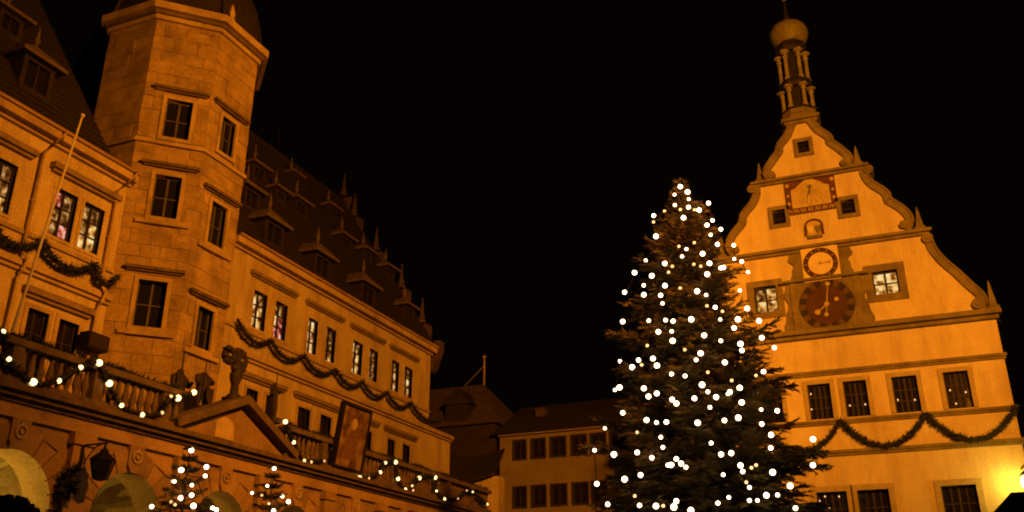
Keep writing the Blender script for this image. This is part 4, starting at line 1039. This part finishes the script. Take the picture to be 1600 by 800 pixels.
# cornices
a2 = tp_(1357, 258)[0]; a3 = tp_(1455, 359)[0]; a1_ = tp_(1281, 183)[0]; a4 = tp_(1563, 486)[0]
for (aa, z, h, out, nm) in [(a4, ZC4 - 0.04, 0.36, 0.40, 'cornice'), (a3, ZC3 - 0.06, 0.26, 0.30, 'cornice'), (a2, ZC2 - 0.05, 0.24, 0.28, 'cornice'), (a1_, ZC1 - 0.05, 0.30, 0.28, 'cornice')]:
    m = MB(); m.box(FT, mir(aa) + 0.1, aa - 0.1, z, z + h * 0.4, -0.45, out * 0.5); m.box(FT, mir(aa), aa, z + h * 0.4, z + h * 0.8, -0.5, out); m.box(FT, mir(aa) + 0.05, aa - 0.05, z + h * 0.8, z + h, -0.5, out * 0.7)
    m.obj(nm, M['olive_trim'], gab)
for (z, h, out) in [(ZS2 - 0.09, 0.19, 0.14), (ZS3 - 0.08, 0.17, 0.14), (ZS4 - 0.10, 0.20, 0.15)]:
    m = MB(); m.box(FT, mir(AR) - 0.06, AR + 0.06, z, z + h * 0.45, -0.06, out * 0.6); m.box(FT, mir(AR) - 0.10, AR + 0.10, z + h * 0.45, z + h, -0.06, out); m.obj('string_course', M['olive_trim'], gab)
# obelisks
for (aa, X, zb, hh) in [(a4, 1551, ZC4 + 0.32, 1.12), (a3, 1436, ZC3 + 0.2, 1.0), (a2, 1339, ZC2 + 0.19, 0.95)]:
    ao = tp_(X, {1551: 470, 1436: 345, 1339: 248}[X])[0]
    for a in (ao, mir(ao)):
        c = FT.pt(a, zb, -0.2)
        m = MB(); m.lathe(c, [(0.27, 0), (0.27, 0.16), (0.20, 0.2), (0.20, 0.24), (0.17, 0.28), (0.035, hh), (0.0, hh + 0.08)], 4, math.pi / 4); m.obj('obelisk', M['olive_trim'], gab)
# windows
OT = M['olive_trim']
for r in (wtop, w_l, w_r): window(FT, r, gab, M['glass'], 1, 2, sur=0.17, proud=0.06, deep=0.2, sur_mat=OT, wood=0.04)
window(FT, lit_r, gab, None, 2, 2, sur=0.28, proud=0.07, deep=0.16, sur_mat=OT, wood=0.05, mats=[M['lit_cream'], M['lit_cream'], M['lit_cream'], M['lit_cream'], M['lit_dim'], M['lit_cream']])
window(FT, lit_l, gab, None, 2, 2, sur=0.26, proud=0.07, deep=0.16, sur_mat=OT, wood=0.05, mats=[M['lit_cream'], M['lit_cream'], M['lit_dim'], M['lit_cream'], M['lit_dim'], M['lit_dim']])
for a, b in row: window(FT, (a, b, zr0, zr1), gab, M['glass'], 4, 3, sur=0.16, proud=0.06, deep=0.2, sur_mat=M['window_stone'], wood=0.05, bottom=False)
for a, b in lowrow: window(FT, (a, b, zlo0, zlo1), gab, M['glass'], 4, 3, sur=0.2, proud=0.06, deep=0.22, sur_mat=M['window_stone'], wood=0.05)
# upper clock
ca, cb = tp_(1282, 411, 0.2); k2 = depth_of(FT.pt(ca, cb)) / F_PX
cl = MB(); s_ = 0.70; cl.box(FT, ca - s_, ca + s_, cb - s_ * 1.02, cb + s_ * 1.02, -0.02, 0.16); cl_o = cl.obj('small_clock', M['cream'], gab)
m = MB(); m.disc(FT, ca, cb, 0.655, 0.15, 0.20, 36, 0.47); m.obj('dial_ring', M['clock_red'], cl_o)
m = MB(); m.disc(FT, ca, cb, 0.467, 0.15, 0.185, 30); m.obj('dial', M['cream'], cl_o)
m = MB()
for k in range(12):
    t = k * math.pi / 6; d = V((math.sin(t), math.cos(t))); q = V((-d.y, d.x)); c_ = V((ca, cb)) + d * 0.56
    m.prism(FT, [tuple(c_ + d * 0.05 + q * 0.014), tuple(c_ + d * 0.05 - q * 0.014), tuple(c_ - d * 0.05 - q * 0.014), tuple(c_ - d * 0.05 + q * 0.014)], 0.19, 0.206)
set_props(m.obj('numerals', M['gold'], cl_o), kind='stuff')
m = MB(); m.box(FT, ca - 0.02, ca + 0.33, cb - 0.012, cb + 0.015, 0.19, 0.215); m.disc(FT, ca - 0.02, cb, 0.055, 0.185, 0.22, 12); m.disc(FT, ca + 0.33, cb + 0.01, 0.055, 0.19, 0.222, 12); m.obj('hand', M['sandstone'], cl_o)
# scrolled clock surround of stone
def sidescroll(a_in, dirn, z0_, z1_, w0, w1, nm):
    pts_ = []
    n = 14
    for k in range(n + 1):
        t = k / n; wv = w0 + (w1 - w0) * t + 0.07 * math.sin(t * 9.4) + 0.04 * math.sin(t * 19)
        pts_.append((a_in + dirn * wv, z0_ + (z1_ - z0_) * t))
    poly = [(a_in, z0_)] + pts_ + [(a_in, z1_)]
    m = MB(); m.prism(FT, poly if dirn > 0 else poly[::-1], -0.02, 0.09); m.obj(nm, M['olive_trim'], gab)
zs_ = tp_(1286, 437)[1]      # shelf between the clocks
for s in (-1, 1):
    sidescroll(ca + s * 0.702, s, zs_ + 0.06, ZC3 - 0.07, 0.38, 0.46, 'clock_scroll')
da, db = tp_(1292, 476, 0.1)
m = MB(); m.box(FT, da - 1.66, da + 1.66, zs_ - 0.05, zs_ + 0.05, -0.03, 0.30); m.obj('clock_shelf', OT, gab)
zb_ = ZC4 + 0.33
m = MB(); m.box(FT, da - 1.05, da + 1.05, zb_, zs_ - 0.052, -0.02, 0.12); dk = m.obj('large_clock', OT, gab)
for s in (-1, 1):
    m = MB(); m.box(FT, da + s * 1.18 - 0.125, da + s * 1.18 + 0.125, zb_, zs_ - 0.054, -0.02, 0.16); m.obj('clock_pilaster', OT, gab)
    sidescroll(da + s * 1.307, s, zb_, zs_ - 0.056, 0.28, 0.14, 'clock_scroll')
m = MB(); m.disc(FT, da, db, 1.05, 0.10, 0.128, 40); m.obj('dial_plate', M['dial_brown'], dk)
m = MB(); m.disc(FT, da, db, 0.78, 0.126, 0.14, 32); m.obj('dial', M['clock_red'], dk)
for k in range(12):
    t = k * math.pi / 6 + 0.26; d = V((math.sin(t), math.cos(t))); q = V((-d.y, d.x)); c_ = V((da, db))
    m = MB(); m.prism(FT, [tuple(c_ + d * 1.02 + q * 0.13), tuple(c_ + d * 0.76 + q * 0.11), tuple(c_ + d * 0.76 - q * 0.11), tuple(c_ + d * 1.02 - q * 0.13)], 0.115, 0.15); m.obj('hour_mark', M['clock_black'], dk)
def hand(name, ang, L, mat, wd, tail=0.0, knob=0.0):
    d = V((math.sin(ang), math.cos(ang))); q = V((-d.y, d.x)); c_ = V((da, db)); m = MB()
    m.prism(FT, [tuple(c_ - d * tail + q * wd), tuple(c_ - d * tail - q * wd), tuple(c_ + d * L - q * wd * 0.6), tuple(c_ + d * L + q * wd * 0.6)], 0.15, 0.175)
    if knob:
        p = c_ + d * (L - knob); m.disc(FT, p.x, p.y, knob, 0.15, 0.19, 10)
    m.obj(name, mat, dk)
hand('hand', 0.16, 0.92, M['gold'], 0.022, 0.0, 0.09); hand('hand', math.radians(-128), 0.58, M['gold'], 0.025, 0, 0.11); hand('hand', math.radians(188), 0.50, M['gold'], 0.018, 0, 0.08)
m = MB(); m.disc(FT, da, db, 0.09, 0.15, 0.2, 12); m.obj('hub', M['gold'], dk)
q_ = tp_(1307, 467, 0.15); m = MB(); m.disc(FT, q_[0], q_[1], 0.085, 0.13, 0.17, 10); m.obj('moon_disc', M['gold'], dk)
# sundial
s0, s1 = tp_(1223, 285)[0] + 0.03, tp_(1307, 300)[0]; sb = tp_(1268, 331)[1] + 0.0; st = ZC2 - 0.06
sb0 = tp_(1231, 338)[1]
m = MB(); m.box(FT, s0 + 0.24, s1 - 0.24, sb0 + 0.28, st, -0.02, 0.03); sd = m.obj('sundial', M['sundial_field'], gab)
m = MB(); m.box(FT, s0, s0 + 0.24, sb0 + 0.28, st, -0.02, 0.06); m.obj('painted_border', M['red_paint'], sd)
m = MB(); m.box(FT, s1 - 0.24, s1, sb0 + 0.28, st, -0.02, 0.06); m.obj('painted_border', M['red_paint'], sd)
m = MB(); m.box(FT, s0, s1, sb0, sb0 + 0.278, -0.02, 0.055); m.obj('numeral_band', M['red_paint'], sd)
for s in (0, 1):
    a_ = s0 + 0.243 if s == 0 else s1 - 0.243; q = 0.55 if s == 0 else -0.55
    poly = [(a_, st - 0.004), (a_, st - 0.36), (a_ + q * 0.35, st - 0.30), (a_ + q * 0.7, st - 0.13), (a_ + q * 1.1, st - 0.004)]
    m = MB(); m.prism(FT, poly if s else poly[::-1], 0.0, 0.05); m.obj('painted_corner', M['red_paint'], sd)
    for (zz, r_) in ((st - 0.16, 0.085), (st - 0.62, 0.06), (st - 0.98, 0.07)):
        m = MB(); m.disc(FT, (s0 + 0.12) if s == 0 else (s1 - 0.12), zz, r_, 0.05, 0.075, 8); m.obj('gilt_rosette', M['gold'], sd)
m = MB()
nn = 13
for k in range(nn):
    x = s0 + 0.16 + (s1 - s0 - 0.32) * k / (nn - 1); tl_ = (k - nn / 2) * 0.012
    m.prism(FT, [(x - 0.028 - tl_, sb0 + 0.06), (x + 0.012 - tl_, sb0 + 0.06), (x + 0.028 + tl_, sb0 + 0.22), (x - 0.012 + tl_, sb0 + 0.22)], 0.05, 0.066)
    if k % 2: m.prism(FT, [(x + 0.05, sb0 + 0.06), (x + 0.08, sb0 + 0.06), (x + 0.08, sb0 + 0.22), (x + 0.05, sb0 + 0.22)], 0.05, 0.066)
set_props(m.obj('numerals', M['gold'], sd), kind='stuff')
sa = (s0 + s1) / 2; m = MB(); m.disc(FT, sa, st - 0.33, 0.10, 0.02, 0.05, 14); m.obj('painted_sun', M['gilt'], sd)
m = MB(); m.tube([FT.pt(sa, st - 0.33, 0.03), FT.pt(sa - 0.03, st - 0.85, 0.42)], 0.014, 5); m.obj('gnomon', M['iron'], sd)
m = MB()
for k in range(9):
    t = math.radians(-62 + k * 15.5); x0_, y0_ = sa + 0.14 * math.sin(t), st - 0.33 - 0.14 * math.cos(t); L = min(0.78 / max(math.cos(t), 0.3), 0.66 / max(abs(math.sin(t)), 0.2)) 
    x1_, y1_ = sa + L * math.sin(t), st - 0.33 - L * math.cos(t); m.prism(FT, [(x0_ - .008, y0_), (x0_ + .008, y0_), (x1_ + .008, y1_), (x1_ - .008, y1_)], 0.02, 0.036)
set_props(m.obj('hour_lines', M['olive_trim'], sd), kind='stuff')
# coat of arms
xa, xb = tp_(1258, 358)[0], tp_(1286, 354)[0]; z_a, z_b = tp_(1272, 369)[1], tp_(1272, 344)[1]; xm = (xa + xb) / 2; hw = (xb - xa) / 2
m = MB(); poly = [(xa, z_a), (xb, z_a), (xb, z_b - 0.25)] + [(xm + hw * math.cos(math.pi * k / 8), z_b - 0.25 + 0.25 * math.sin(math.pi * k / 8)) for k in range(1, 8)] + [(xa, z_b - 0.25)]
m.prism(FT, poly, -0.02, 0.05); ca_o = m.obj('coat_of_arms', M['sundial_field'], gab)
m = MB(); m.box(FT, xa - 0.02, xa + 0.07, z_a + 0.02, z_b - 0.25, 0.03, 0.11); m.box(FT, xb - 0.07, xb + 0.02, z_a + 0.02, z_b - 0.25, 0.03, 0.11)
m.tube([FT.pt(xm + (hw - 0.02) * math.cos(math.pi * k / 8), z_b - 0.25 + 0.25 * math.sin(math.pi * k / 8), 0.07) for k in range(9)], 0.045, 6); m.obj('arms_frame', M['red_paint'], ca_o)
for s in (-1, 1):
    x = xm + s * 0.15
    m = MB(); m.prism(FT, [(x - 0.11, z_b - 0.28), (x - 0.11, z_b - 0.48), (x, z_b - 0.64), (x + 0.11, z_b - 0.48), (x + 0.11, z_b - 0.28)], 0.04, 0.10); m.obj('shield', M['cream'] if s < 0 else M['gilt'], ca_o)
m = MB(); m.box(FT, xm - hw * 0.8, xm + hw * 0.8, z_a - 0.12, z_a + 0.0, -0.02, 0.14); m.obj('console', OT, ca_o)
# turret
tb = tp_(1250, 186, -0.8); tx = tb[0]; tc = FT.pt(tx, 0, -0.8)
def tz(Y, X): return FT.px(X, Y, -0.8)[1]
kk = lambda Y, X: depth_of(FT.pt(*FT.px(X, Y, -0.8), -0.8)) / F_PX
zA, zB, zC_, zD, zE, zF, zG, zH = [tz(y, x) for y, x in ((190, 1250), (179, 1249), (142, 1245), (134, 1244), (86, 1240), (72, 1238), (36, 1235), (-6, 1221))]
rk = kk(100, 1240)
tur = gab
c0_ = V((tc.x, tc.y, 0))
m = MB(); m.lathe(c0_ + _z * zA, [(0.84, -0.5), (0.84, 0), (0.74, 0.12), (0.74, zB - zA)], 8, math.pi / 8); tu = m.obj('turret', OT, gab)
m = MB(); m.lathe(c0_ + _z * zB, [(0.44, 0), (0.44, zE - zB)], 8, math.pi / 8); m.obj('turret_void_core', M['copper'], tu)  # dark core stands in for the shaded void between the columns
def tierring(z0_, z1_, r, mat, name):
    m = MB(); h = z1_ - z0_; m.lathe(c0_ + _z * z0_, [(r * 0.93, 0), (r, h * 0.3), (r, h * 0.65), (r * 0.9, h)], 8, math.pi / 8); m.obj(name, mat, tu)
tierring(zC_ - 0.02, zD + 0.1, 0.74, M['copper'], 'tier_cornice'); tierring(zE - 0.05, zF, 0.70, M['copper'], 'tier_cornice')
tierring(zB - 0.04, zB + 0.12, 0.78, M['copper'], 'tier_base')
for (z0_, z1_, r) in ((zB + 0.1, zC_, 0.60), (zD + 0.08, zE - 0.04, 0.56)):
    for k in range(6):
        t = math.radians(-57) + k * math.pi / 3; p = c0_ + V((r * math.cos(t), r * math.sin(t), z0_)); h = z1_ - z0_
        m = MB(); m.lathe(p, [(0.13, 0), (0.13, 0.10), (0.095, 0.14), (0.08, h * 0.74), (0.08, h * 0.76)], 8); m.obj('column', M['pale_stone'], tu, smooth=True)
        m = MB(); m.lathe(p + _z * (h * 0.76), [(0.10, 0), (0.13, h * 0.05), (0.09, h * 0.10), (0.09, h * 0.16), (0.20, h * 0.19), (0.20, h * 0.235)], 8); m.obj('capital', M['pale_stone'], tu)
        m = MB(); q = c0_ + V((r * 1.28 * math.cos(t), r * 1.28 * math.sin(t), z1_ - 0.05)); m.lathe(q, [(0.01, 0), (0.05, 0.03), (0.05, 0.07), (0.01, 0.1)], 6); m.obj('knob', M['pale_stone'], tu)
m = MB(); hG = zG - zF
m.lathe(c0_ + _z * zF, [(0.62, 0), (0.70, hG * 0.10), (0.80, hG * 0.26), (0.85, hG * 0.44), (0.83, hG * 0.60), (0.72, hG * 0.78), (0.50, hG * 0.90), (0.30, hG * 0.98), (0.20, hG * 1.12)], 16); on_ = m.obj('onion_dome', M['gilt'], tu, smooth=True)
m = MB(); m.lathe(c0_ + _z * (zF + hG * 1.06), [(0.25, 0), (0.17, 0.16), (0.10, 0.45), (0.06, 0.9), (0.045, zH - zF - hG * 1.06)], 8); m.obj('spire', M['copper'], tu, smooth=True)
m = MB(); m.lathe(c0_ + _z * (zH - 0.35), [(0.02, 0), (0.09, 0.06), (0.09, 0.14), (0.02, 0.2)], 10); m.obj('ball', M['gilt'], tu, smooth=True)
# garland of the house
pkT = [tp_(x, y, 0.2) for x, y in [(1190, 668), (1314, 659), (1446, 647), (1588, 634)]]
zp = sum(b for _, b in pkT[1:]) / 3
d_ = pkT[2][0] - pkT[1][0]
pkT = [(pkT[1][0] - 2 * d_, zp), (pkT[1][0] - d_, zp)] + [(a, zp) for a, _ in pkT[1:]]
garland('fir_garland', swags(FT, pkT, 1.02, 0.22, 16), 'dark fir garland in deep swags across the yellow gabled house', None, 0.10, 260, length=0.16)
# small glowing points in front of the dark panes
for X, Y in [(1328, 634), (1352, 632), (1403, 625), (1429.5, 625), (1484.5, 610), (1509, 613), (1494, 631), (1267, 616), (1268, 640), (1289, 776), (1311, 776), (1296, 793), (1281, 783)]:
    a, b = FT.px(X, Y, -0.19); m = MB(); m.lathe(FT.pt(a, b - 0.03, -0.185), [(0.008, 0), (0.026, 0.02), (0.026, 0.04), (0.006, 0.075)], 6); m.obj('window_glow_point', M['glow_point'], gab, smooth=True)
# lamp at the corner of the house
La, Lz = tp_(1606, 752, 0.7)
lp = thing('wall_lamp', FT.pt(La, Lz, 0.5), 'glowing yellow lamp at the right edge beside the gabled house', 'lamp')
m = MB(); m.lathe(FT.pt(La, Lz - 0.22, 0.7), [(0.10, 0), (0.20, 0.06), (0.22, 0.22), (0.16, 0.38), (0.05, 0.42)], 10); m.obj('lamp_glass', M['lantern_glow'], lp, smooth=True)
m = MB(); m.lathe(FT.pt(La, Lz + 0.21, 0.7), [(0.24, 0), (0.06, 0.14), (0.03, 0.24)], 10); m.tube([FT.pt(La, Lz + 0.4, 0.7), FT.pt(La, Lz + 0.55, 0.4), FT.pt(AR - 0.2, Lz + 0.5, 0.02)], 0.025, 5); m.obj('bracket', M['iron'], lp)
lamp('corner_lamp', 'POINT', FT.pt(La - 0.30, Lz, 0.75), 75, (1.0, 0.66, 0.07), 0.15)

# ================================================================== houses at the back
YB = 52.0
fb = Face((0, YB, 0), V((1, -0.04, 0)))
bh = thing('row_house', (-18, YB, 0), 'long dim house with two rows of dark windows behind the fir tree', 'house')
b0 = fb.px(781, 690)[0]; zt_ = fb.px(790, 683)[1]
bw = []
for (x0, x1) in [(803, 821), (831, 851), (861, 883), (894, 916), (924, 946)]:
    bw.append((fb.px(x0, 705)[0], fb.px(x1, 705)[0]))
st_ = bw[4][0] - bw[3][0]
bw += [(bw[4][0] + st_ * k, bw[4][1] + st_ * k) for k in (1, 2, 3, 4, 5)]
zr = [(fb.px(850, 714)[1], fb.px(850, 683)[1]), (fb.px(850, 790)[1], fb.px(850, 756)[1])]
zr = [(zr[0][0], zr[0][0] + 1.1), (zr[1][0], zr[1][0] + 1.15)]
opsb = [(a, b, z0_, z1_) for a, b in bw for z0_, z1_ in zr]
BE = b0 + 20
panel('wall', fb, rect(b0, BE, 0, zt_), [rect(*r) for r in opsb], 0.4, M['grey_plaster'], bh)
for r in opsb: window(fb, r, bh, M['glass'], 2, 2, sur=0.10, proud=0.04, deep=0.15, sur_mat=M['dark_plaster'], wood=0.05)
m = MB(); m.box(fb, b0, BE, zt_ + 0.002, zt_ + 0.16, -0.3, 0.28); m.obj('eaves', M['grey_plaster'], bh)
m = MB(); m.box(fb, b0, b0 + 0.3, 0, zt_, -9, -0.405); m.box(fb, b0 + 0.3, BE, 0, zt_, -2.1, -2.0); m.obj('wall', M['grey_plaster'], bh)
m = MB(); P = fb.pt; zrb = fb.px(850, 634, -4.5)[1]
m.add([P(b0 - 0.5, zt_ + 0.1, 0.45), P(BE, zt_ + 0.1, 0.45), P(BE, zrb, -4.5), P(b0 - 0.5, zrb, -4.5), P(b0 - 0.5, zt_ + 0.1, -9), P(BE, zt_ + 0.1, -9)], [(0, 1, 2, 3), (3, 2, 5, 4), (0, 3, 4), (1, 5, 2), (0, 4, 5, 1)])
rf = m.obj('roof', M['roof_tile'], bh)
ch = fb.px(846, 650, -2.6)
m = MB(); m.box(fb, ch[0] - 0.28, ch[0] + 0.34, ch[1] - 1.2, ch[1] + 0.35, -2.9, -2.3); m.box(fb, ch[0] - 0.34, ch[0] + 0.40, ch[1] + 0.35, ch[1] + 0.47, -2.96, -2.24); m.obj('chimney', M['gable_stone'], rf)

# dark steep-roofed house with a mast between the town hall and the row house
YD = 53.2
fd = Face((0, YD, 0), (1, 0, 0))
dh = thing('steep_roofed_house', (-24, YD, 0), 'dark steep roofed house with a thin mast, just right of the town hall', 'house')
ra, rz_ = fd.px(727, 584); la_, lz_ = fd.px(772, 648); 
lx = b0 - 0.45
ze = fd.px(770, 662)[1]
m = MB(); m.box(fd, ra - 7, lx, 0, ze, -8, 0); m.obj('wall', M['dark_plaster'], dh)  # wall lies in shadow; that shade is put into the plaster colour
m = MB(); P = fd.pt
m.add([P(ra - 7, ze, 0.4), P(lx + 0.35, ze, 0.4), P(lx + 0.35, ze, -8), P(ra - 7, ze, -8), P(ra - 7, rz_, -3.0), P(ra, rz_, -3.0)], [(0, 1, 5, 4), (1, 2, 5), (2, 3, 4, 5), (3, 0, 4), (0, 3, 2, 1)])
rf2 = m.obj('roof', M['gable_stone'], dh)
m = MB(); q = fd.pt(ra, rz_ - 0.1, -3.0); hm = fd.px(727, 530, -3.0)[1] - rz_
hm = 1.9
m.tube([q, q + _z * hm], 0.06, 6); m.lathe(q + _z * hm, [(0.02, 0), (0.12, 0.08), (0.12, 0.18), (0.02, 0.26)], 8); m.tube([q + _z * hm * 0.75, q + V((-1.5, 0, 0.1))], 0.02, 4); m.obj('mast', M['sandstone'], dh)
# gabled dormer of that roof
m = MB(); dza = fd.px(716, 640)[0]; m.box(fd, dza - 0.9, dza + 0.7, ze, ze + 1.5, -2, 0.05); m.obj('dormer', M['roof_tile'], dh)
m = MB(); m.add([P(dza - 1.1, ze + 1.45, 0.25), P(dza + 0.9, ze + 1.45, 0.25), P(dza - 0.1, ze + 2.6, 0.25), P(dza - 1.1, ze + 1.45, -3), P(dza + 0.9, ze + 1.45, -3), P(dza - 0.1, ze + 2.6, -3)], [(0, 1, 2), (3, 5, 4), (1, 4, 5, 2), (0, 2, 5, 3), (0, 3, 4, 1)]); m.obj('dormer_roof', M['roof_tile'], dh)
# low lit outbuilding at the balcony's end
YO = 50.4
fo = Face((0, YO, 0), (1, 0, 0))
ob_ = thing('low_outbuilding', (-21, YO, 0), 'low plastered outbuilding with a dark drooping roof in place of a shadow edge past the balcony end', 'outbuilding')
oa0, oa1 = fo.px(690, 770)[0], fo.px(779, 770)[0]; oz = fo.px(740, 757)[1]
m = MB(); m.box(fo, oa0, oa1, 0, oz + 0.4, -0.9, 0); m.obj('wall', M['plaster_ochre'], ob_)
m = MB(); n = 10
def sagz(t): return oz + 0.10 + 0.34 * (2 * t - 1) ** 2  # sag follows the curved shadow edge this dark roof stands in for
for k in range(n):
    t0, t1 = k / n, (k + 1) / n; aa, ab = oa0 - 0.2 + (oa1 - oa0 + 0.2) * t0, oa0 - 0.2 + (oa1 - oa0 + 0.2) * t1
    m.hexa([fo.pt(aa, sagz(t0), 0.5), fo.pt(ab, sagz(t1), 0.5), fo.pt(ab, sagz(t1) + 1.6, -0.9), fo.pt(aa, sagz(t0) + 1.6, -0.9), fo.pt(aa, sagz(t0) + 0.16, 0.5), fo.pt(ab, sagz(t1) + 0.16, 0.5), fo.pt(ab, sagz(t1) + 1.76, -0.9), fo.pt(aa, sagz(t0) + 1.76, -0.9)])
m.obj('roof', M['roof_tile'], ob_)
# market stall whose canvas top shows at the lower right corner
FM = Face((0, 13.0, 0), (1, 0, 0))
ma, mz = FM.px(1587, 772)
ms = thing('market_stall', (ma + 0.4, 13, 0), 'dark canvas topped market stall peeking in at the lower right corner', 'market stall')
m = MB(); hw_ = 1.3; zb_ = mz - 0.72; cx_ = ma + 0.52; cyy = 13.0
def mp(x, y, z): return (cx_ + x, cyy + y, z)
m.add([mp(-hw_, -hw_, zb_), mp(hw_, -hw_, zb_), mp(hw_, hw_, zb_), mp(-hw_, hw_, zb_), mp(-0.62, -0.6, mz - 0.05), mp(0.6, -0.6, mz - 0.05), mp(0.6, 0.6, mz - 0.05), mp(-0.62, 0.6, mz - 0.05), mp(-0.5, 0, mz), mp(0.5, 0, mz - 0.03)],
      [(0, 1, 5, 4), (1, 2, 6, 5), (2, 3, 7, 6), (3, 0, 4, 7), (4, 5, 9, 8), (5, 6, 9), (6, 7, 8, 9), (7, 4, 8), (0, 3, 2, 1)])
m.obj('canopy', M['canvas'], ms)
m = MB()
for s in (-1, 1):
    for e in range(13):
        x = -hw_ + 2 * hw_ * e / 13; x2 = -hw_ + 2 * hw_ * (e + 1) / 13
        m.add([mp(x, s * hw_ * 1.003, zb_ + 0.02), mp(x2, s * hw_ * 1.003, zb_ + 0.02), mp(x2, s * hw_ * 1.003, zb_ - 0.16), mp((x + x2) / 2, s * hw_ * 1.003, zb_ - 0.22), mp(x, s * hw_ * 1.003, zb_ - 0.16)], [(0, 1, 2, 3, 4)])
        m.add([mp(s * hw_ * 1.003, x, zb_ + 0.02), mp(s * hw_ * 1.003, x2, zb_ + 0.02), mp(s * hw_ * 1.003, x2, zb_ - 0.16), mp(s * hw_ * 1.003, (x + x2) / 2, zb_ - 0.22), mp(s * hw_ * 1.003, x, zb_ - 0.16)], [(0, 1, 2, 3, 4)])
m.obj('valance', M['canvas'], ms)
for sx in (-1, 1):
    for sy in (-1, 1):
        m = MB(); m.tube([mp(sx * 1.2, sy * 1.2, 0), mp(sx * 1.2, sy * 1.2, zb_)], 0.045, 6); m.obj('post', M['dark_wood'], ms)
m = MB(); m.wbox(mp(-1.1, -1.15, 0), mp(1.1, -0.75, 0.95)); m.obj('counter', M['dark_wood'], ms)
print('objects', len(bpy.data.objects), 'stones', nst, 'tris', sum(len(o.data.polygons) for o in bpy.data.objects if o.type == 'MESH'))
